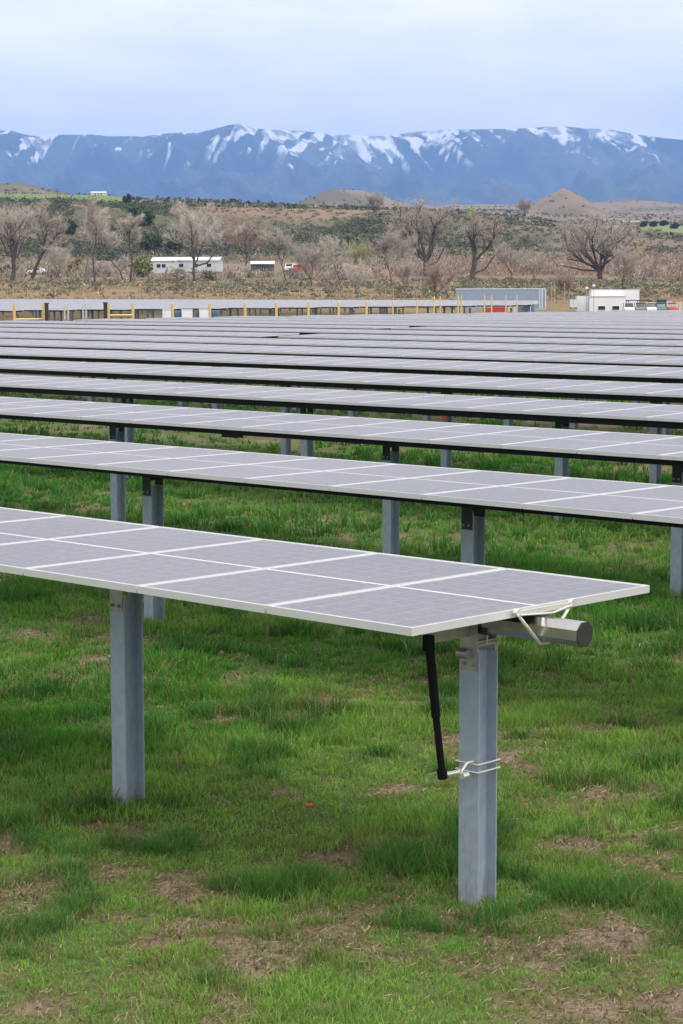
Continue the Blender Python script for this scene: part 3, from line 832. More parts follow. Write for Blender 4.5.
        z0 = terrain(x, y) + rng.uniform(0.000, 0.008, n); z1 = z0 + rng.uniform(0.0, 0.022, n); zt = np.where(clod, 0.010, 0.002)
        ca, sa = np.cos(a), np.sin(a)
        p = [np.stack([x + sx * ca * L / 2 - sy * sa * W / 2, y + sx * sa * L / 2 + sy * ca * W / 2, (z0 if sx < 0 else z1) + (zt if sy > 0 else 0)], -1) for sx, sy in ((-1, -1), (1, -1), (1, 1), (-1, 1))]
        V = np.stack(p, 1).reshape(-1, 3)
        i = np.arange(n) * 4 + off
        Fs.append(np.stack([i, i + 1, i + 2, i + 3], -1).reshape(-1)); Vs.append(V); off += len(V)
        pal = np.array([[0.36, 0.29, 0.19], [0.24, 0.175, 0.115], [0.17, 0.125, 0.085], [0.42, 0.38, 0.24], [0.16, 0.14, 0.06]])
        c = pal[rng.integers(0, 5, n)] * rng.uniform(0.7, 1.2, (n, 1)); c = np.where(clod[:, None], pal[rng.integers(1, 3, n)] * rng.uniform(0.7, 1.5, (n, 1)), c)
        Cs.append(np.repeat(c, 4, 0))
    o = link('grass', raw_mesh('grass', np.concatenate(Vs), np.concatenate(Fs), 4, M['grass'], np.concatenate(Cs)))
    tag(o, 'short uneven spring grass growing under and between the panel rows', 'grass', kind='stuff')
build_grass()

# ------------------------------------------------------------------ scrub on the flood plain and the bench
def leaf_cloud(cx, cy, cz, rad, hgt, col, nleaf, leaf, rng, upright=0.0, flat=0.0):
    """clusters of leaf-sized faces, one cluster per shrub (arrays)"""
    n = len(cx); N = n * nleaf
    d = rng.normal(0, 1, (N, 3)); d /= np.linalg.norm(d, axis=1)[:, None]
    d[:, 2] = np.abs(d[:, 2])
    r = rng.uniform(0.25, 1, N) ** 0.6
    lump = 0.75 + 0.5 * rng.uniform(0, 1, N)
    R_ = np.repeat(rad, nleaf); H_ = np.repeat(hgt, nleaf)
    px = np.repeat(cx, nleaf) + d[:, 0] * r * R_ * lump; py = np.repeat(cy, nleaf) + d[:, 1] * r * R_ * lump
    pz = np.repeat(cz, nleaf) + d[:, 2] * r * H_ * lump
    L = leaf * rng.uniform(0.6, 1.4, N) * np.repeat(0.6 + 0.4 * rad / rad.mean(), nleaf)
    t1 = rng.normal(0, 1, (N, 3)); t1[:, 2] = t1[:, 2] * (1 + upright * 4); t1 /= np.linalg.norm(t1, axis=1)[:, None]
    t2 = rng.normal(0, 1, (N, 3)); t2 -= (t2 * t1).sum(1)[:, None] * t1; t2 /= np.linalg.norm(t2, axis=1)[:, None]
    P = np.stack([px, py, pz], -1)
    k = 0.45 * (1 - upright * 0.75)
    a = P - t1 * L[:, None] * 0.5 - t2 * L[:, None] * k; b = P + t1 * L[:, None] * 0.5 - t2 * L[:, None] * k * .5
    c = P + t1 * L[:, None] * 0.2 + t2 * L[:, None] * k
    V = np.stack([a, b, c], 1).reshape(-1, 3)
    C = np.repeat(np.repeat(col, nleaf, 0) * rng.uniform(0.7, 1.3, (N, 1)), 3, 0)
    return V, C

def scatter(n, d0, d1, rng, p0=-60, p1=745, power=1.0):
    D = d0 + (d1 - d0) * rng.uniform(0, 1, n) ** power
    px = rng.uniform(p0, p1, n)
    return px, (px - 341.5) / F * D, D

def stuff(name, parts, label, cat, m):
    V = np.concatenate([p[0] for p in parts]); C = np.concatenate([p[1] for p in parts])
    o = link(name, raw_mesh(name, V, np.arange(len(V)), 3, m, C))
    tag(o, label, cat, kind='stuff')

def build_scrub():
    rng = np.random.default_rng(11)
    sage = np.array([0.21, 0.21, 0.145]); sage2 = np.array([0.15, 0.155, 0.10]); dk = np.array([0.078, 0.088, 0.052]); tan = np.array([0.30, 0.235, 0.17]); red = np.array([0.36, 0.25, 0.195]); gold = np.array([0.40, 0.31, 0.18])
    def mixcol(n, cols, wts):
        k = rng.choice(len(cols), n, p=np.array(wts) / sum(wts))
        return np.array(cols)[k] * rng.uniform(0.75, 1.25, (n, 1))
    # bench slope
    n = 15000
    px, x, D = scatter(n, 560, 740, rng)
    nz = fbm(x, D, 38, 3, 101)
    kp = rng.uniform(0, 1, n) < 0.25 + 0.9 * smooth(0.38, 0.6, nz)
    x, D, px, nz = x[kp], D[kp], px[kp], nz[kp]; n = len(x)
    big = rng.uniform(0, 1, n) < (0.20 + 0.22 * smooth(420, 200, px)) * smooth(0.45, 0.60, nz)
    col = mixcol(n, [sage, sage2, dk, tan], [4.5, 5, 3, 2])
    olive = smooth(0.48, 0.60, fbm(x, D, 60, 3, 111)); col = lerp(col, col * np.array([0.62, 0.72, 0.58]), olive); col[big] = dk * rng.uniform(0.8, 1.5, (big.sum(), 1))
    rad = rng.uniform(0.5, 1.3, n) + big * rng.uniform(0.5, 1.6, n)
    A = leaf_cloud(x, D, terrain(x, D) - 0.15, rad, rad * rng.uniform(0.7, 1.1, n), col, 26, 0.42, rng)
    stuff('bench_scrub', [A], 'sage and dark green scrub covering the slope of the bench', 'scrub', M['shrub'])
    # plateau beyond: small dark bushes
    n = 3600
    px, x, D = scatter(n, 745, 2900, rng, power=1.4)
    kp = ~((px < 135) & (D < 1350)) & ~((px > 598) & (D > 900) & (D < 1190))
    x, D, px = x[kp], D[kp], px[kp]; n = len(x)
    rad = rng.uniform(0.8, 2.2, n)
    B = leaf_cloud(x, D, terrain(x, D) - 0.2, rad, rad * 0.9, mixcol(n, [dk, sage2, tan], [4, 2, 1]), 12, 1.3, rng)
    stuff('plateau_scrub', [B], 'small dark bushes dotting the plateau and far hills', 'scrub', M['shrub'])
    # sagebrush belt on the flood plain edge
    n = 4200
    px, x, D = scatter(n, 305, 420, rng)
    kp = rng.uniform(0, 1, n) < 0.15 + 0.85 * smooth(0.4, 0.6, fbm(x, D, 16, 3, 102)); x, D = x[kp], D[kp]; n = len(x)
    rad = rng.uniform(0.4, 1.0, n)
    Cc = leaf_cloud(x, D, terrain(x, D) - 0.1, rad, rad * 0.95, mixcol(n, [sage, sage2, gold], [5, 4, 1]), 30, 0.33, rng)
    stuff('sagebrush', [Cc], 'grey-green sagebrush and golden clumps beyond the far panels', 'sagebrush', M['shrub'])
    # golden grass
    n = 9000
    px, x, D = scatter(n, 262, 400, rng)
    kp = rng.uniform(0, 1, n) < smooth(0.38, 0.58, fbm(x, D, 12, 3, 104)); x, D = x[kp], D[kp]; n = len(x)
    rad = rng.uniform(0.25, 0.6, n)
    G = leaf_cloud(x, D, terrain(x, D) - 0.05, rad, rad * 1.1, mixcol(n, [gold, tan], [3, 1.5]), 14, 0.35, rng, upright=0.8)
    stuff('dry_grass', [G], 'tall golden dry grass in a band behind the far panels', 'dry grass', M['shrub'])
    # bare willow thickets
    n = 3600
    px, x, D = scatter(n, 425, 600, rng)
    dens = smooth(0.44, 0.56, fbm(x, D, 24, 3, 105)) * (0.55 + 0.45 * smooth(250, 380, px))
    kp = (rng.uniform(0, 1, n) < dens) & ~((px > 140) & (px < 300) & (D > 450) & (D < 540)); x, D, px = x[kp], D[kp], px[kp]; n = len(x)
    rad = rng.uniform(0.8, 1.9, n)
    col = mixcol(n, [np.array([0.35, 0.30, 0.23]), np.array([0.28, 0.235, 0.18])], [1, 1]); rk = rng.uniform(0, 1, n) < 0.1 + 0.38 * smooth(330, 420, px)
    col[rk] = red * rng.uniform(0.8, 1.3, (rk.sum(), 1))
    W = leaf_cloud(x, D, terrain(x, D), rad, rad * rng.uniform(1.1, 2.0, n), col, 46, 0.75, rng, upright=0.85)
    stuff('willow_thicket', [W], 'bare grey and reddish willow thickets among the trees', 'thicket', M['shrub'])
build_scrub()

# ------------------------------------------------------------------ trees
def bare_tree(name, label, group, px, base, top, width, seed, wood='bark', twig='twig', limbs=5, fork=0.22, lean=0.0, dens=1.0, droop=0.0, depth=None, armed=None, trunk=1.0, twiglen=1.0):
    """leafless tree: one continuous skeleton of trunk and limbs, a crown of fine twigs"""
    rnd = random.Random(seed)
    if depth is None: gx, gy, gz = ground_hit(px, base)
    else:
        gy = depth; gx = px_dir(px, base)[0] * gy; gz = float(terrain(gx, gy))
    H = max((base - top) / F * gy, 1.0)
    Wd = width / F * gy / 2
    root = empty(name, (gx, gy, gz - 0.15)); tag(root, label, 'tree', group)
    wood_b = MB(); tv, tc_ = [], []
    sc = H / 14.0
    r0_ = 0.42 * sc * trunk
    tips = []
    def grow(p, d, length, r, lvl):
        n = 4 if lvl < 2 else 3
        pts, rs = [p.copy()], [r]
        dd = d.copy()
        for i in range(n):
            wob = 0.16 if lvl < 2 else 0.24
            dd = (dd + Vector((rnd.gauss(0, wob), rnd.gauss(0, wob), rnd.gauss(0, wob * 0.6) + (0.10 - droop * 0.12) * (1 if lvl > 0 else 0)))).normalized()
            pts.append(pts[-1] + dd * length / n); rs.append(r * (1 - 0.55 * (i + 1) / n))
        wood_b.tube(pts, [max(q, 0.012 * sc) for q in rs], 6 if lvl < 2 else 4 if lvl == 2 else 3, caps=False)
        if lvl >= 3:
            tips.append((pts, dd)); return
        kids = {0: limbs, 1: 5, 2: 5}[lvl]
        for k in range(kids):
            t = (0.55 + 0.45 * (k + 0.5) / kids) if lvl == 0 else (0.30 + 0.70 * (k + rnd.random() * 0.6) / kids)
            f_ = min(t * n, n - 1e-3); i = int(f_); q = pts[i].lerp(pts[i + 1], f_ - i)
            az = rnd.random() * 6.283 if lvl else (k / kids * 6.283 + rnd.uniform(-0.4, 0.4))
            if lvl == 0:
                sp = rnd.uniform(0.35, 0.95) * Wd / max(H * 0.42, 0.1)
                nd = Vector((math.cos(az) * sp, math.sin(az) * sp, 1.0)).normalized()
                ln = (H * (1 - fork)) * rnd.uniform(0.52, 0.68)
            else:
                side = Vector((math.cos(az), math.sin(az), rnd.uniform(-0.25, 0.6))).normalized()
                nd = (dd * 0.75 + side * 0.85 + Vector((pts[-1].x * 0.25 / max(Wd, 1), pts[-1].y * 0.25 / max(Wd, 1), 0.15))).normalized()
                ln = length * rnd.uniform(0.42, 0.62)
            grow(q, nd, ln, rs[i] * (0.72 if lvl == 0 else 0.58), lvl + 1)
        if lvl: tips.append((pts, dd))
    grow(Vector((0, 0, 0)), Vector((lean, 0, 1)).normalized(), H * fork * 1.6 + 0.5, r0_, 0)
    if armed:
        for (a0, dx, dz, hh) in armed:                      # heavy side limbs the photograph shows
            p0 = Vector((lean * H * hh, 0, H * hh))
            pts = [p0, p0 + Vector((dx * 0.4, 0.3, dz * 0.15)), p0 + Vector((dx * 0.7, 0.2, dz * 0.7)), p0 + Vector((dx, 0, dz))]
            wood_b.tube(pts, [0.20 * sc, 0.17 * sc, 0.12 * sc, 0.05 * sc], 6, caps=False)
            tips.append((pts, Vector((1 if dx > 0 else -1, 0, 0.3))))
            grow(pts[-1], Vector((0.8 if dx > 0 else -0.8, 0, 0.5)), abs(dx) * 0.35 + 1, 0.06 * sc, 2)
    wood_b.build('trunk', M[wood], root)
    # twigs
    TV = []
    for (pts, dd) in tips:
        m_ = int(17 * dens)
        for _ in range(m_):
            f_ = rnd.uniform(0.25, 1) * (len(pts) - 1.001); i = int(f_); q = pts[i].lerp(pts[i + 1], f_ - i)
            d2 = (dd * 0.8 + Vector((rnd.gauss(0, 0.55), rnd.gauss(0, 0.55), rnd.gauss(0.12 - droop * .3, 0.4)))).normalized()
            L = rnd.uniform(0.5, 1.5) * sc * 1.15 * twiglen
            w = 0.030 * max(sc, 0.5)
            s_ = d2.cross(Vector((rnd.gauss(0, 1), rnd.gauss(0, 1), rnd.gauss(0, 1)))).normalized() * w
            e = q + d2 * L
            TV += [q - s_, q + s_, e]
            for _k in range(2):
                q2 = q + d2 * L * rnd.uniform(0.3, 0.8); d3 = (d2 + Vector((rnd.gauss(0, 0.6), rnd.gauss(0, 0.6), rnd.gauss(0, 0.5)))).normalized()
                s3 = d3.cross(Vector((rnd.gauss(0, 1), rnd.gauss(0, 1), rnd.gauss(0, 1)))).normalized() * w * 0.8
                TV += [q2 - s3, q2 + s3, q2 + d3 * L * 0.6]
    V = np.array([tuple(v) for v in TV], dtype=np.float32)
    link('crown', raw_mesh('crown', V, np.arange(len(V)), 3, M[twig]), root)
    return root

BT = 'bare cottonwood trees in front of the bench'
bare_tree('cottonwood_tree', 'dark bare cottonwood at the far left with two raised limbs', BT, 12, 281, 206, 46, 1, lean=0.03, dens=0.7, trunk=1.3, armed=[(0, -2.6, 4.2, .34), (0, 3.0, 4.6, .30)], limbs=4)
bare_tree('cottonwood_tree', 'bare brown cottonwood with a straight trunk just right of the leftmost dark tree', BT, 32, 279, 207, 40, 2, limbs=4, fork=0.34)
bare_tree('cottonwood_tree', 'thin bare tree with a pale whitish lower trunk, left of a leaning dark trunk', BT, 86, 282, 222, 20, 3, wood='barkpale', limbs=3, fork=0.5, trunk=0.55, twig='twigpale')
bare_tree('cottonwood_tree', 'slim dark bare tree leaning left, right of the pale-trunked one', BT, 96, 284, 215, 26, 4, lean=-0.12, limbs=3, fork=0.5, trunk=0.6)
bare_tree('cottonwood_tree', 'slim leaning pollarded tree with a pale tufted crown', BT, 124, 281, 226, 22, 5, lean=-0.10, limbs=3, fork=0.48, trunk=0.5, twig='twigpale')
bare_tree('cottonwood_tree', 'straight pollarded tree with a pale tufted crown, left of the white mobile home', BT, 131, 283, 226, 28, 6, limbs=4, fork=0.55, trunk=0.65, twig='twigpale')
bare_tree('cottonwood_tree', 'bare cottonwood in front of the mobile home with one long limb reaching right', BT, 195, 283, 204, 44, 7, limbs=4, armed=[(0, 6.2, 4.6, .22)], fork=0.2, twig='twigpale', trunk=0.8)
bare_tree('cottonwood_tree', 'wide pale bare tree high on the slope above the mobile home', BT, 181, 238, 203, 44, 8, limbs=6, fork=0.18, twig='twigpale', trunk=0.6)
bare_tree('cottonwood_tree', 'reddish-brown bare tree left of the low white sheds', BT, 246, 277, 213, 54, 9, limbs=5, twig='twigred', trunk=0.5, fork=0.2)
bare_tree('cottonwood_tree', 'thin bare tree beside the red and white vehicle', BT, 286, 280, 232, 30, 10, limbs=4, trunk=0.5, fork=0.3)
bare_tree('cottonwood_tree', 'narrow many-stemmed bare tree between the red vehicle and the yellow-green tree', BT, 313, 288, 238, 34, 11, limbs=6, fork=0.12, trunk=0.45)
bare_tree('cottonwood_tree', 'small bare tree just left of the yellow-green budding tree', BT, 340, 281, 236, 34, 12, limbs=5, fork=0.15, trunk=0.4, twig='twigpale')
bare_tree('cottonwood_tree', 'budding yellow-green tree near the middle of the tree line', BT, 362, 279, 240, 42, 13, limbs=6, fork=0.15, trunk=0.4, twig='twiggreen')
bare_tree('cottonwood_tree', 'pale straggly bare tree standing in the golden grass', BT, 356, 299, 262, 34, 14, limbs=6, fork=0.1, trunk=0.4, twig='twigpale', wood='barkpale')
bare_tree('cottonwood_tree', 'small bare shrubby tree left of the large dark forked cottonwood', BT, 405, 293, 258, 32, 15, limbs=6, fork=0.1, trunk=0.35)
bare_tree('cottonwood_tree', 'large dark cottonwood with upright forked limbs, left of a one-armed tree', BT, 427, 277, 199, 70, 16, limbs=5, fork=0.16, dens=0.6, trunk=1.5, armed=[(0, 5.5, 5.8, .14), (0, -3.5, 5.4, .2)])
bare_tree('cottonwood_tree', 'low dark reddish bare tree in front of the large forked cottonwood', BT, 438, 299, 264, 36, 17, limbs=7, fork=0.08, trunk=0.5, twig='twigred')
bare_tree('cottonwood_tree', 'dark cottonwood with one low limb curving out to the right', BT, 472, 282, 209, 60, 18, limbs=4, fork=0.26, dens=0.6, trunk=1.6, armed=[(0, 6.5, 5.2, .12)])
bare_tree('cottonwood_tree', 'small pinkish bare tree on the skyline left of the pointed hill', BT, 525, 222, 199, 26, 19, limbs=6, fork=0.2, trunk=0.5, twig='twigred')
bare_tree('cottonwood_tree', 'small bare tree leaning left behind the container', BT, 535, 286, 252, 34, 20, limbs=5, fork=0.15, lean=-0.2, trunk=0.45, wood='barkpale')
bare_tree('cottonwood_tree', 'broadest dark cottonwood with fanned limbs above the white site building', BT, 600, 280, 205, 92, 21, limbs=8, fork=0.07, trunk=1.5, dens=0.9, armed=[(0, -9, 1.2, .12), (0, -7, 5.0, .16)])
bare_tree('cottonwood_tree', 'pale bare tree just right of the broadest cottonwood', BT, 622, 292, 245, 36, 22, limbs=6, fork=0.12, trunk=0.4)
bare_tree('cottonwood_tree', 'low reddish bare thicket tree between the container and white building', BT, 566, 300, 272, 38, 23, limbs=8, fork=0.06, trunk=0.4, twig='twigred')
bare_tree('cottonwood_tree', 'small bare tree on the skyline just left of the rounded hills', BT, 371, 225, 193, 22, 24, limbs=5, fork=0.3, trunk=0.6)
bare_tree('cottonwood_tree', 'leafless grey tree low at the left edge behind the dark cottonwoods', BT, 60, 279, 238, 46, 25, limbs=7, fork=0.1, trunk=0.35, twig='twigpale', wood='barkpale')
bare_tree('cottonwood_tree', 'pinkish-grey bare tree behind and left of the red-brown one', BT, 226, 262, 222, 34, 26, limbs=6, fork=0.15, trunk=0.4)
bare_tree('cottonwood_tree', 'grey bare tree between two large dark cottonwoods', BT, 392, 283, 226, 40, 27, limbs=6, fork=0.15, trunk=0.4)
bare_tree('cottonwood_tree', 'grey bare tree standing right of the one-armed cottonwood', BT, 512, 284, 240, 40, 28, limbs=6, fork=0.15, trunk=0.4)
bare_tree('cottonwood_tree', 'upper-left pale bare tree rising over the first dark cottonwood', BT, 20, 262, 206, 50, 29, limbs=6, fork=0.2, trunk=0.5, twig='twigpale', wood='barkpale')

def leafy_tree(name, label, cat, group, px, base, h, w, m, col=None, seed=0, depth=None):
    rng = np.random.default_rng(seed + 500)
    if depth is None: gx, gy, gz = ground_hit(px, base)
    else: gy = depth; gx = px_dir(px, base)[0] * gy; gz = float(terrain(gx, gy))
    H = h / F * gy; W = w / F * gy / 2
    root = empty(name, (gx, gy, gz - 0.1)); tag(root, label, cat, group)
    nl = 14
    a = rng.uniform(0, 6.28, nl); rr = rng.uniform(0, 0.6, nl) * W
    cx, cy = np.cos(a) * rr, np.sin(a) * rr; cz = rng.uniform(0.05, 0.62, nl) * H
    rad = rng.uniform(0.35, 0.6, nl) * W
    V, C = leaf_cloud(cx, cy, cz, rad, np.full(nl, H * 0.33), np.tile(np.array(col), (nl, 1)) * rng.uniform(0.8, 1.25, (nl, 1)), 110, W * 0.22, rng)
    link('crown', raw_mesh('crown', V, np.arange(len(V)), 3, M['leafy'], C), root)
    b = MB(); b.tube([(0, 0, -0.2), (0.05 * W, 0, H * 0.3), (0, 0.04 * W, H * 0.7)], [0.07 * W, 0.05 * W, 0.02 * W], 6, caps=False)
    for k in range(4): b.tube([(0, 0, H * 0.2), (math.cos(k * 1.6) * W * 0.4, math.sin(k * 1.6) * W * 0.4, H * 0.5)], [0.035 * W, 0.012 * W], 5, caps=False)
    b.build('trunk', M['bark'], root)
    return root
leafy_tree('brush_bush', 'pale leafless brush in front of the right half of the mobile home', 'bush', None, 181, 278, 12, 18, None, (0.34, 0.30, 0.23), 31)
leafy_tree('brush_bush', 'grey-green brush at the foot of the mobile home, right of the long-limbed tree', 'bush', None, 210, 280, 11, 16, None, (0.24, 0.24, 0.15), 32)
JG = 'dark green junipers on the bench'
JC = (0.052, 0.075, 0.030)
leafy_tree('juniper_tree', 'round dark juniper standing on the skyline at the end of the green meadow', 'tree', JG, 129, 205, 12, 13, None, JC, 1)
leafy_tree('juniper_tree', 'small round bush alone on the reddish rim skyline', 'tree', JG, 234, 202.5, 4.5, 8, None, JC, 2)
leafy_tree('juniper_tree', 'large mid-green tree on the slope below the round skyline juniper', 'tree', JG, 144, 226, 22, 30, None, (0.075, 0.105, 0.035), 3)
leafy_tree('juniper_tree', 'dark juniper on the slope at the left above the bare trees', 'tree', JG, 68, 234, 16, 22, None, JC, 4)
leafy_tree('juniper_tree', 'dark green juniper clump just above the white mobile home', 'tree', JG, 150, 252, 18, 28, None, JC, 5)
leafy_tree('juniper_tree', 'dark juniper behind the right end of the mobile home roof', 'tree', JG, 178, 253, 14, 24, None, (0.06, 0.07, 0.04), 6)
leafy_tree('juniper_tree', 'dark green juniper clump on the slope above the yellow-green tree', 'tree', JG, 352, 252, 17, 26, None, (0.06, 0.085, 0.032), 7)
leafy_tree('juniper_tree', 'grey-green juniper beside the clump above the yellow-green tree', 'tree', JG, 378, 250, 15, 24, None, (0.065, 0.08, 0.04), 8)
leafy_tree('juniper_tree', 'grey-green juniper on the slope above the low white sheds', 'tree', JG, 262, 246, 14, 24, None, (0.075, 0.08, 0.055), 9)
leafy_tree('green_tree', 'small lime green tree on the skyline right of the large forked cottonwood', 'tree', None, 471, 221, 14, 14, None, (0.30, 0.36, 0.09), 10)
leafy_tree('green_tree', 'bright yellow bush right of the broadest cottonwood', 'bush', None, 641, 256, 10, 12, None, (0.50, 0.40, 0.07), 11)
leafy_tree('green_tree', 'yellow-green budding bush left of the white mobile home', 'bush', None, 143, 277, 24, 24, None, (0.24, 0.25, 0.09), 12)
leafy_tree('green_tree', 'ochre bush between the two pale-trunked trees at the left', 'bush', None, 76, 277, 22, 16, None, (0.26, 0.20, 0.085), 13)
for i, (px, b) in enumerate(((644, 228), (654, 228), (664, 227), (600, 226), (676, 230))):
    leafy_tree('juniper_tree', ['dark conifer at the left of the far meadow edge', 'dark conifer in the middle of the far meadow edge', 'dark conifer beside the far red-roofed farmstead', 'dark tree left of the far meadow', 'dark tree at the right of the far meadow edge'][i], 'tree', 'dark trees along the far meadow', px, b, 7, 11, None, (0.03, 0.045, 0.03), 20 + i)

# ------------------------------------------------------------------ buildings and vehicles
def frame_at(name, px, py, label, cat, group=None, depth=None, rz=0.0):
    if depth is None: gx, gy, gz = ground_hit(px, py)
    else: gy = depth; gx = px_dir(px, py)[0] * gy; gz = float(terrain(gx, gy))
    o = empty(name, (gx, gy, gz), rz); tag(o, label, cat, group)
    return o, F / gy                                      # pixels per metre there

def gable(b, x0, x1, y0, y1, z0, z1, ov=0.3, t=0.12):
    ym = (y0 + y1) / 2
    b.add([(x0 - ov, y0 - ov, z0), (x1 + ov, y0 - ov, z0), (x1 + ov, ym, z1), (x0 - ov, ym, z1), (x1 + ov, y1 + ov, z0), (x0 - ov, y1 + ov, z0),
           (x0 - ov, y0 - ov, z0 - t), (x1 + ov, y0 - ov, z0 - t), (x1 + ov, ym, z1 - t), (x0 - ov, ym, z1 - t), (x1 + ov, y1 + ov, z0 - t), (x0 - ov, y1 + ov, z0 - t)],
          [(0, 1, 2, 3), (3, 2, 4, 5), (7, 6, 9, 8), (8, 9, 11, 10), (0, 6, 7, 1), (4, 10, 11, 5), (1, 7, 8, 2), (2, 8, 10, 4), (0, 3, 9, 6), (3, 5, 11, 9)])

def windows(root, xs, z0, z1, yf, w, m='glassdark', fr='white'):
    for x in xs:
        f_ = MB(); t = 0.07
        f_.box(x - w / 2 - t, x + w / 2 + t, yf - 0.05, yf - 0.003, z1, z1 + t); f_.box(x - w / 2 - t, x + w / 2 + t, yf - 0.05, yf - 0.003, z0 - t, z0)
        f_.box(x - w / 2 - t, x - w / 2, yf - 0.05, yf - 0.003, z0, z1); f_.box(x + w / 2, x + w / 2 + t, yf - 0.05, yf - 0.003, z0, z1)
        wn = f_.build('window', M[fr], root)
        MB().box(x - w / 2, x + w / 2, yf - 0.03, yf - 0.004, z0, z1).build('pane', M[m], wn)

# mobile home
o, s_ = frame_at('mobile_home', 186, 273, 'long white mobile home with a low pale roof behind a bare tree', 'house', rz=R(-8))
L = 68 / s_ / 2
MB().box(-L, L, 0, 4.5, 0.35, 3.0).build('wall', M['oldwhite'], o)
MB().box(-L + .1, L - .1, 0.1, 4.4, -0.3, 0.346).build('skirting', M['grey'], o)
g = MB(); gable(g, -L, L, 0, 4.5, 3.02, 3.75, 0.25); g.build('roof', M['roofwhite'], o)
MB().box(-L - 0.0, -L + 6.5, -2.6, -0.004, 0.0, 2.75).build('extension', M['oldwhite'], o)
g = MB(); g.add([(-L - .15, -2.8, 2.80), (-L + 6.7, -2.8, 2.80), (-L + 6.7, 0.0, 3.15), (-L - .15, 0.0, 3.15), (-L - .15, -2.8, 2.9), (-L + 6.7, -2.8, 2.9), (-L + 6.7, 0.0, 3.28), (-L - .15, 0.0, 3.28)], [(0, 3, 2, 1), (4, 5, 6, 7), (0, 1, 5, 4), (1, 2, 6, 5), (2, 3, 7, 6), (3, 0, 4, 7)])
g.build('extension_roof', M['roofwhite'], o)
windows(o, (-L + 2.2, -L + 3.4), 1.25, 2.1, -2.604, 0.95)
windows(o, (-1.0, 2.5, 5.6), 1.4, 2.2, -0.004, 1.1)
d = MB().box(-L + 5.2, -L + 6.1, -2.66, -2.604, 0.05, 2.1).build('door', M['cream'], o)
MB().box(-L + 5.95, -L + 6.02, -2.72, -2.662, 1.0, 1.1).build('handle', M['dark'], d)

def shed(name, px, py, w, h, label, wallm, roofm, posts=False, rz=0.0, depth=None, dep=3.5, cat='shed'):
    o, s_ = frame_at(name, px, py, label, cat, rz=rz, depth=depth)
    L = w / s_ / 2; Hh = h / s_
    if posts:
        for x in np.linspace(-L, L, 5): MB().box(x - 0.08, x + 0.08, 0, 0.16, -0.2, Hh * 0.7).build('post', M['dark'], o)
        MB().box(-L, L, 2.0, dep, -0.2, Hh * 0.68).build('wall', M[wallm], o)
    else:
        MB().box(-L, L, 0, dep, -0.3, Hh * 0.72).build('wall', M[wallm], o)
        windows(o, (-L * 0.4, L * 0.4), Hh * 0.3, Hh * 0.55, -0.004, min(0.9, L * 0.4))
        MB().box(-0.4, 0.4, -0.05, -0.004, 0, Hh * 0.6).build('door', M['grey'], o)
    g = MB(); gable(g, -L, L, 0, dep, Hh * 0.74, Hh, 0.25); g.build('roof', M[roofm], o)
    return o
shed('open_shed', 263, 271, 22, 10, 'low white-roofed open shed between bare trees right of the mobile home', 'grey', 'roofwhite', True)
shed('farm_shed', 632, 271, 17, 5, 'long low pale roof in the brush at the right', 'cream', 'roofwhite', rz=R(6))
shed('farm_house', 99, 194.5, 15, 5, 'pale house on the skyline beyond the green meadow', 'cream', 'roofwhite', dep=8, cat='house', depth=1300)
shed('farm_house', 632, 229, 16, 8, 'small reddish-brown farmhouse beyond the meadow at the right', 'rust', 'grey', dep=8, cat='house')

# camper with rounded roof
o, s_ = frame_at('camper', 215, 272, 'small white rounded camper beside the mobile home', 'camper')
b = MB(); w = 12 / s_ / 2
prof = [(-w, 0.5), (-w, 1.6), (-w * 0.8, 2.25), (-w * 0.4, 2.55), (w * 0.4, 2.55), (w * 0.8, 2.25), (w, 1.6), (w, 0.5)]
n = len(prof)
b.add([(x, 0, z) for x, z in prof] + [(x, 2.0, z) for x, z in prof], [tuple(range(n)), tuple(range(2 * n - 1, n - 1, -1))] + [(i, n + i, n + (i + 1) % n, (i + 1) % n) for i in range(n)])
b.build('body', M['white'], o)
windows(o, (-w * 0.4, w * 0.45), 1.4, 2.0, -0.004, 0.8)
for x in (-0.3, 0.5): MB().tube([(x, -0.06, 0.35), (x, 0.16, 0.35)], 0.35, 14).build('wheel', M['tyre'], o)

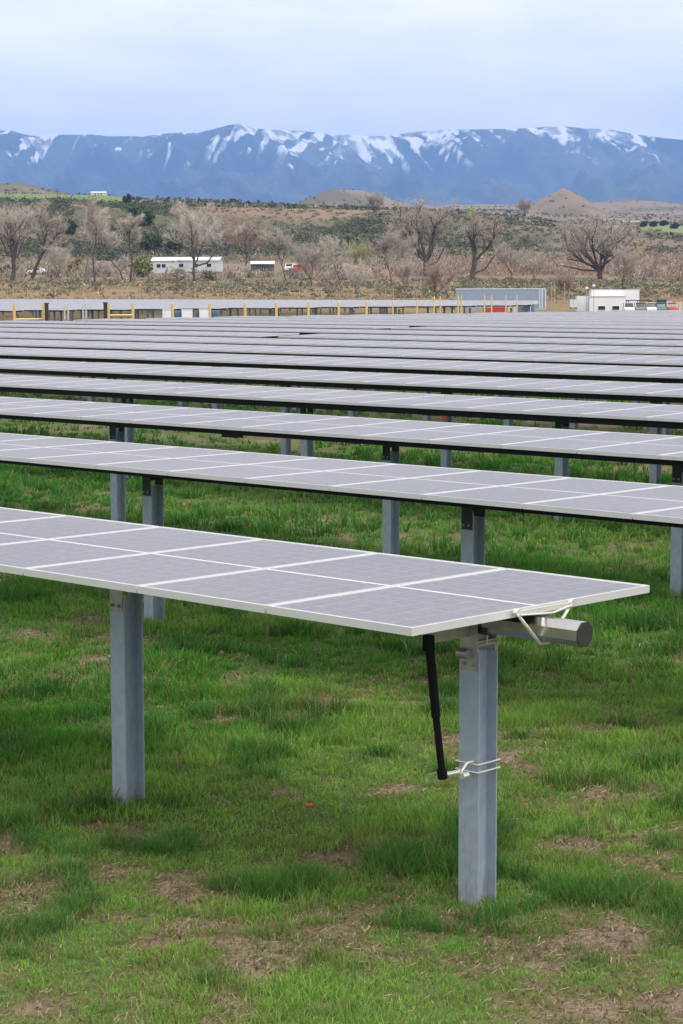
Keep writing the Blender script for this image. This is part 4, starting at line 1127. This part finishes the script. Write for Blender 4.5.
# vehicles
def pickup(name, px, py, label, paint, depth=None, rz=0.0, kind='pickup', group=None, cat='truck', z=None):
    o, s_ = frame_at(name, px, py, label, cat, group, depth, rz)
    if z is not None: o.location.z = z
    b = MB(); W = 0.92
    if kind == 'pickup':
        prof = [(-2.7, 0.55), (-2.7, 1.05), (-1.5, 1.12), (-0.9, 1.78), (0.55, 1.80), (0.75, 1.15), (2.6, 1.15), (2.6, 0.5)]
    elif kind == 'van':
        prof = [(-2.4, 0.5), (-2.4, 1.1), (-1.9, 1.25), (-1.3, 2.0), (2.4, 2.05), (2.4, 0.5)]
    else:
        prof = [(-2.2, 0.45), (-2.2, 0.9), (-1.2, 1.0), (-0.5, 1.45), (1.1, 1.45), (1.8, 0.98), (2.2, 0.95), (2.2, 0.45)]
    n = len(prof)
    b.add([(x, -W, zz) for x, zz in prof] + [(x, W, zz) for x, zz in prof], [tuple(range(n)), tuple(range(2 * n - 1, n - 1, -1))] + [(i, n + i, n + (i + 1) % n, (i + 1) % n) for i in range(n)])
    b.build('body', M[paint], o)
    zc = 1.42 if kind == 'pickup' else 1.55 if kind == 'van' else 1.22
    for sgn in (-1, 1):
        for (xa, xb) in ((-0.75, -0.12), (-0.04, 0.5)):
            MB().box(xa, xb, *sorted((sgn * (W + 0.003), sgn * (W + 0.02))), zc - 0.18, zc + 0.17).build('window', M['glassdark'], o)
    # windscreens lie on the sloping faces, a little proud
    i0 = 2
    (xa, za), (xb, zb) = prof[i0], prof[i0 + 1]
    dx, dz = xb - xa, zb - za; ln = math.hypot(dx, dz); nx, nz_ = -dz / ln * 0.012, dx / ln * 0.012
    q = [(xa + dx * t + nx, y, za + dz * t + nz_) for (t, y) in ((0.12, -W * 0.85), (0.12, W * 0.85), (0.9, W * 0.8), (0.9, -W * 0.8))]
    q2 = [(x + nx, y, zz + nz_) for x, y, zz in q]
    MB().add(q + q2, [(3, 2, 1, 0), (4, 5, 6, 7), (0, 1, 5, 4), (1, 2, 6, 5), (2, 3, 7, 6), (3, 0, 4, 7)]).build('windscreen', M['glassdark'], o)
    for x in (-1.65, 1.6):
        for sgn in (-1, 1):
            wh = MB().tube([(x, sgn * 0.74, 0.36), (x, sgn * 0.97, 0.36)], 0.36, 16).build('wheel', M['tyre'], o)
            MB().tube([(x, sgn * 0.972, 0.36), (x, sgn * 0.985, 0.36)], 0.19, 12).build('rim', M['bracket'], wh)
    for sgn in (-1, 1):
        MB().box(-2.73, -2.702, sgn * 0.7 - 0.14, sgn * 0.7 + 0.14, 0.78, 0.95).build('headlight', M['wire'], o)
    return o
pickup('pickup_truck', 300, 272, 'red and white vehicle parked between the bare trees', 'red', rz=R(15))
pickup('parked_van', 291, 272, 'white van parked left of the red vehicle', 'white', kind='van', rz=R(80), cat='van')
pickup('parked_car', 38, 274, 'low white car behind the leftmost bare trees', 'white', kind='car', cat='car')
pickup('pickup_truck', 8, 272, 'dark truck half hidden by the leftmost cottonwood', 'dark', rz=R(170))
pickup('parked_car', 101, 276, 'dark car behind the leaning bare trees', 'dark', kind='car', cat='car')
pickup('parked_car', 672, 274, 'small dark vehicle in the brush at the far right', 'dark', kind='car', cat='car', rz=R(60))

# ------------------------------------------------------------------ the yard behind the field
def yard(px, D, zpy=311):
    a, _ = px_dir(px, zpy)
    return a * D, D, float(terrain(a * D, D))
# shipping container
x0, y0, z0 = yard(501, 262)
o = empty('shipping_container', (x0, y0, z0 - 0.05), R(-3)); tag(o, 'long faded blue shipping container standing behind the far panels', 'container')
b = MB(); Lc, Wc, Hc = 5.75, 2.44, 2.75
nr = 40
for i in range(nr):
    xa = -Lc + 2 * Lc * i / nr; xb = xa + 2 * Lc / nr
    dd_ = 0.035 if i % 2 else 0.0
    b.box(xa, xb, dd_, 0.12, 0.15, Hc - 0.12)
b.box(-Lc, Lc, 0.12, Wc - 0.05, 0.15, Hc - 0.03)
b.build('wall', M['container'], o)
b = MB()
for (a1, a2) in ((0.02, 0.12), (Hc - 0.12, Hc)): b.box(-Lc - 0.02, Lc + 0.02, -0.03, Wc, a1, a2)
b.build('frame_rail', M['roofwhite'], o)
for xx in (Lc - 0.75, Lc - 0.45, Lc - 0.02):
    MB().box(xx - 0.07, xx + 0.07, -0.05, -0.004, 0.12, Hc - 0.12).build('door_bar', M['roofwhite'], o)

# white site building: low front block and taller rear block
x0, y0, z0 = yard(607, 250)
o = empty('site_building', (x0, y0, z0), R(-2)); tag(o, 'bright white flat-roofed site building with small dark windows', 'building')
k_ = 250 / F
MB().box(-17 * k_, 19 * k_, 0, 3.0, -0.2, 1.78).build('front_block', M['white'], o)
MB().box(-13 * k_, 35 * k_, 3.004, 6.2, -0.2, 2.55).build('rear_block', M['white'], o)
MB().box(-17.5 * k_, 19.5 * k_, -0.08, 2.99, 1.784, 1.85).build('front_roof', M['roofwhite'], o)
MB().box(-13.5 * k_, 35.5 * k_, 2.995, 6.3, 2.554, 2.63).build('rear_roof', M['roofwhite'], o)
windows(o, (-5 * k_, 9 * k_), 0.15, 0.62, -0.004, 0.85)
MB().box(-29 * k_, -17.2 * k_, 0.6, 2.8, -0.1, 1.85).build('side_cabin', M['roofwhite'], o)

# dark canopy frame and vehicles beside it
x0, y0, z0 = yard(639, 243)
o = empty('canopy', (x0, y0, z0)); tag(o, 'low dark canopy frame in front of the white site building', 'canopy')
MB().box(-1.45, 1.5, -0.9, 0.9, 1.32, 1.42).build('roof', M['dark'], o)
for xx in (-1.3, 0.0, 1.35):
    for yy in (-0.8, 0.8): MB().box(xx - 0.05, xx + 0.05, yy - 0.05, yy + 0.05, 0, 1.316).build('leg', M['dark'], o)
YG = 'vehicles parked in the yard'
for (px, paint, lab) in ((629, 'white', 'white utility cart with dark windscreen, leftmost in the yard'), (640, 'grey', 'grey utility cart under the dark canopy'), (651, 'white', 'white utility cart right of the dark canopy'), (661, 'teal', 'teal utility cart in front of the green box'), (672, 'red', 'red utility cart at the right of the yard')):
    D = 240; a, _ = px_dir(px, 311)
    o = empty('utility_cart', (a * D, D, float(terrain(a * D, D)) - 0.35), 0); tag(o, lab, 'utility cart', YG)
    b = MB(); b.box(-0.6, 0.6, -1.2, 1.3, 0.35, 0.75)
    b.add([(-0.58, -1.15, 0.753), (0.58, -1.15, 0.753), (0.58, -0.55, 0.95), (-0.58, -0.55, 0.95), (-0.58, 1.25, 0.753), (0.58, 1.25, 0.753), (0.58, 1.25, 0.95), (-0.58, 1.25, 0.95)], [(0, 1, 2, 3), (3, 2, 6, 7), (4, 7, 6, 5), (0, 3, 7, 4), (1, 5, 6, 2)])
    b.build('body', M[paint], o)
    MB().add([(-0.5, -0.56, 0.96), (0.5, -0.56, 0.96), (0.46, -0.3, 1.42), (-0.46, -0.3, 1.42), (-0.5, -0.53, 0.96), (0.5, -0.53, 0.96), (0.46, -0.27, 1.42), (-0.46, -0.27, 1.42)], [(0, 1, 2, 3), (5, 4, 7, 6), (0, 4, 5, 1), (3, 2, 6, 7), (0, 3, 7, 4), (1, 5, 6, 2)]).build('windscreen', M['glassdark'], o)
    MB().box(-0.58, 0.58, -0.4, 0.9, 1.43, 1.49).build('roof', M[paint], o)
    for xx in (-0.5, 0.5): MB().tube([(xx, 0.85, 0.95), (xx, 0.8, 1.43)], 0.03, 6).build('roof_post', M['dark'], o)
    for xx in (-0.55, 0.55):
        for yy in (-0.85, 0.9): MB().tube([(xx - 0.1, yy, 0.3), (xx + 0.1, yy, 0.3)], 0.3, 12).build('wheel', M['tyre'], o)
def yardbox(name, px, D, w, h, dep, z, m, label, cat, lidm=None, feet=True):
    a, _ = px_dir(px, 311); x = a * D
    o = empty(name, (x, D, float(terrain(x, D)) + z)); tag(o, label, cat)
    MB().box(-w / 2, w / 2, 0, dep, 0.08 if feet else 0, h).build('body', M[m], o)
    MB().box(-w / 2 - 0.03, w / 2 + 0.03, -0.03, dep + 0.03, h + 0.003, h + 0.06).build('lid', M[lidm or m], o)
    MB().box(-0.02, 0.02, -0.02, -0.004, 0.2, h - 0.08).build('door_seam', M['grey'], o)
    if feet:
        for xx in (-w / 2 + 0.06, w / 2 - 0.06): MB().box(xx - 0.05, xx + 0.05, 0.05, dep - 0.05, -0.1, 0.076).build('foot', M['dark'], o)
    return o
yardbox('equipment_box', 662, 248, 1.15, 1.35, 1.2, 0.0, 'greenbox', 'dark green equipment box behind the teal cart', 'box')
yardbox('equipment_box', 669, 250, 0.8, 1.25, 1.0, 0.0, 'roofwhite', 'pale box right of the dark green one', 'box', 'grey')
yardbox('equipment_box', 679, 247, 0.9, 1.2, 1.0, 0.0, 'cream', 'cream and orange box at the right edge of the yard', 'box', 'orange')
yardbox('equipment_box', 574, 250, 0.8, 1.0, 0.8, 0.4, 'roofwhite', 'small pale box left of the white site building', 'box')
yardbox('equipment_box', 513, 236, 1.0, 0.95, 0.8, 0.0, 'cream', 'cream box in front of the blue container', 'box', 'yellow')
yardbox('equipment_box', 521, 238, 0.7, 1.0, 0.8, 0.0, 'blue', 'blue box in front of the container, left of a white tank box', 'box')
yardbox('equipment_box', 527.5, 236, 0.85, 1.15, 0.8, 0.0, 'white', 'white box in front of the blue container', 'box')
yardbox('equipment_box', 533, 238, 0.45, 1.15, 0.8, 0.0, 'blue', 'narrow blue box right of the white one before the container', 'box')
yardbox('equipment_box', 488, 236, 0.9, 0.55, 0.8, 0.0, 'red', 'small red crate behind the yellow posts', 'box', 'orange')
yardbox('equipment_box', 500, 238, 1.7, 0.6, 0.8, 0.0, 'red', 'long red crate in front of the blue container', 'box')

# light masts
for i, (px, h) in enumerate(((587, 3.6), (594, 3.4))):
    D = 247; a, _ = px_dir(px, 311)
    o = empty('light_mast', (a * D, D, float(terrain(a * D, D)))); tag(o, ['thin mast with a white lamp head left of the white building', 'thin mast with a white lamp head rising over the white building'][i], 'light mast', 'light masts in the yard')
    MB().tube([(0, 0, 0), (0, 0, h)], 0.035, 8).build('pole', M['galv_far'], o)
    MB().box(-0.16, 0.16, -0.12, 0.12, h - 0.9 + i * 0.5, h - 0.62 + i * 0.5).build('lamp_head', M['white'], o)

# corridor: yellow posts, rails, cabinets
def corridor(px, u=84.0):
    th = (px - 341.5) / F
    v = u / math.tan(R(44.05) - th)
    x, y = v * VX + u * UX, v * VY + u * UY
    return x, y, float(terrain(x, y)), v
YB = 'yellow bollards along the corridor behind the near field'
for i, px in enumerate((174, 211, 246, 277, 309, 339, 367, 393, 417, 434, 440, 458, 461, 484, 491, 505, 516)):
    x, y, z, v = corridor(px)
    h = 2.2 if px < 430 else 2.5
    o = empty('bollard', (x, y, z)); tag(o, '%s single yellow bollard from the left, behind the near field of panels' % (['first'] + ORD[1:])[i], 'bollard', YB)
    r_ = 0.08 if px < 380 else 0.045
    MB().tube([(0, 0, -0.2), (0, 0, h - 0.06)], r_, 10).build('post', M['yellow'], o)
    MB().tube([(0, 0, h - 0.06), (0, 0, h - 0.02), (0, 0, h)], [r_, r_ * 0.8, r_ * 0.3], 10).build('cap', M['yellow'], o)
def hframe(p0, p1, zr, blackpx, lab):
    xa, ya, za, _ = corridor(p0); xb, yb, zb, _ = corridor(p1)
    o = empty('guard_rail', (xa, ya, za)); tag(o, lab, 'guard rail', 'yellow guard rails in the corridor')
    for (x, y) in ((0, 0), (xb - xa, yb - ya)): MB().tube([(x, y, -0.2), (x, y, 2.2)], 0.075, 10).build('post', M['yellow'], o)
    MB().tube([(0, 0, zr), (xb - xa, yb - ya, zr)], 0.055, 8).build('rail', M['yellow'], o)
    MB().tube([(0, 0, zr - 0.22), (xb - xa, yb - ya, zr - 0.22)], 0.035, 8).build('rail', M['yellow'], o)
    xc, yc, zc, _ = corridor(blackpx, 83.5)
    q = empty('cable_riser', (xc, yc, zc)); tag(q, 'black square cable riser beside the %s yellow guard rail' % ('left' if p0 < 60 else 'right'), 'cable riser')
    MB().box(-0.09, 0.09, -0.09, 0.09, -0.2, 2.2).build('casing', M['dark'], q)
    MB().box(-0.12, 0.12, -0.12, 0.12, 2.204, 2.25).build('lid', M['black'], q)
hframe(19, 47.5, 1.42, 50.5, 'yellow guard rail of two posts and a bar at the left edge')
hframe(111, 135, 1.55, 108, 'second yellow guard rail, between a black riser and white cabinets')
for i, px in enumerate((169, 188.5, 206)):
    x, y, z, v = corridor(px, 88)
    o = empty('inverter_cabinet', (x, y, z), 0.1); tag(o, ['leftmost white inverter cabinet behind the yellow bollards', 'middle of three white inverter cabinets behind the yellow bollards', 'rightmost white inverter cabinet behind the yellow bollards'][i], 'cabinet', 'white inverter cabinets in the corridor')
    w = (0.26, 0.30, 0.30)[i] * 1.05
    MB().box(-w, w, 0, 0.5, 0.0, 1.75).build('body', M['white'], o)
    MB().box(-w - 0.02, w + 0.02, -0.02, 0.52, 1.754, 1.79).build('roof', M['roofwhite'], o)
    MB().box(-w + 0.05, w - 0.05, -0.02, -0.004, 0.1, 1.65).build('door', M['white'], o)
for i, px in enumerate((179, 200, 216)):
    x, y, z, v = corridor(px, 88.5)
    o = empty('transformer', (x, y, z)); tag(o, ['blue-grey unit left of the middle white cabinet', 'blue-grey unit between the middle and right white cabinets', 'blue-grey unit right of the white cabinets'][i], 'transformer', 'blue-grey units beside the cabinets')
    MB().box(-0.2, 0.2, 0, 0.5, 0, 1.68).build('body', M['blue'], o)
    for q in range(4): MB().box(-0.19 + q * 0.1, -0.16 + q * 0.1, -0.06, -0.004, 0.2, 1.6).build('cooling_fin', M['blue'], o)
for i, px in enumerate((68, 71.5, 86, 89)):
    x, y, z, v = corridor(px, 86)
    o = empty('conduit_pole', (x, y, z)); tag(o, '%s of four slim galvanised conduit poles between the two yellow guard rails' % ['leftmost', 'second from left', 'third from left', 'rightmost'][i], 'pole', 'galvanised conduit poles')
    MB().tube([(0, 0, -0.2), (0, 0, 2.15)], 0.04, 8).build('pole', M['wire'], o)
    MB().box(-0.08, 0.08, -0.08, -0.046, 1.1, 1.35).build('junction_box', M['galv_far'], o)

# fence posts in the golden grass
for i, px in enumerate(list(range(28, 250, 28)) + [300, 322, 386, 394, 552, 555, 565]):
    D = 290 if px < 500 else 268; a, _ = px_dir(px, 300); x = a * D
    h = 1.9 if px < 500 else 3.2
    o = empty('fence_post', (x, D, float(terrain(x, D)))); tag(o, '%s thin pale fence post from the left in the dry grass beyond the far panels' % (['first'] + ORD[1:])[i] if px < 500 else '%s tall pale post between the blue container and the white building' % ['leftmost', 'middle', 'rightmost'][i - 12], 'post', 'fence posts beyond the far panels')
    MB().tube([(0, 0, -0.3), (0, 0, h)], 0.045, 6).build('post', M['palewood'], o)
    MB().tube([(0, 0, h), (0, 0, h + 0.06)], [0.055, 0.03], 6).build('cap', M['palewood'], o)

# power poles
for (px, base, h, lab) in ((58, 203, 15, 'dark utility pole on the bench edge against the meadow'), (10, 204, 14, 'dark utility pole at the far left on the bench'), (325, 252, 25, 'tall thin pole on the slope above the yellow-green tree')):
    x, y, z = ground_hit(px, base)
    Hh = h / F * y
    o = empty('utility_pole', (x, y, z)); tag(o, lab, 'utility pole')
    MB().tube([(0, 0, -0.5), (0, 0, Hh)], [0.16, 0.10], 8).build('pole', M['pole'], o)
    for zz in (Hh - 0.4, Hh - 1.3): MB().box(-1.2, 1.2, -0.06, 0.06, zz - 0.07, zz + 0.07).build('crossarm', M['pole'], o)

# a small red-orange flower in the grass near the first row
a_, b_ = px_dir(309, 822); D_ = -CAMZ / b_
o = empty('flower', (a_ * D_, D_, float(terrain(a_ * D_, D_)))); tag(o, 'tiny orange-red flower alone in the grass below the nearest row', 'flower')
b = MB(); b.tube([(0, 0, 0), (0.004, 0, 0.05), (0, 0, 0.085)], 0.002, 5); b.build('stem', M['leafstem'], o)
b = MB()
for k in range(6):
    t = k * 1.047; c, s_ = math.cos(t), math.sin(t)
    b.add([(0, 0, 0.085), (c * .02 - s_ * .01, s_ * .02 + c * .01, 0.10), (c * .034, s_ * .034, 0.098), (c * .02 + s_ * .01, s_ * .02 - c * .01, 0.10)], [(0, 1, 2, 3)])
b.build('petals', M['orange'], o)
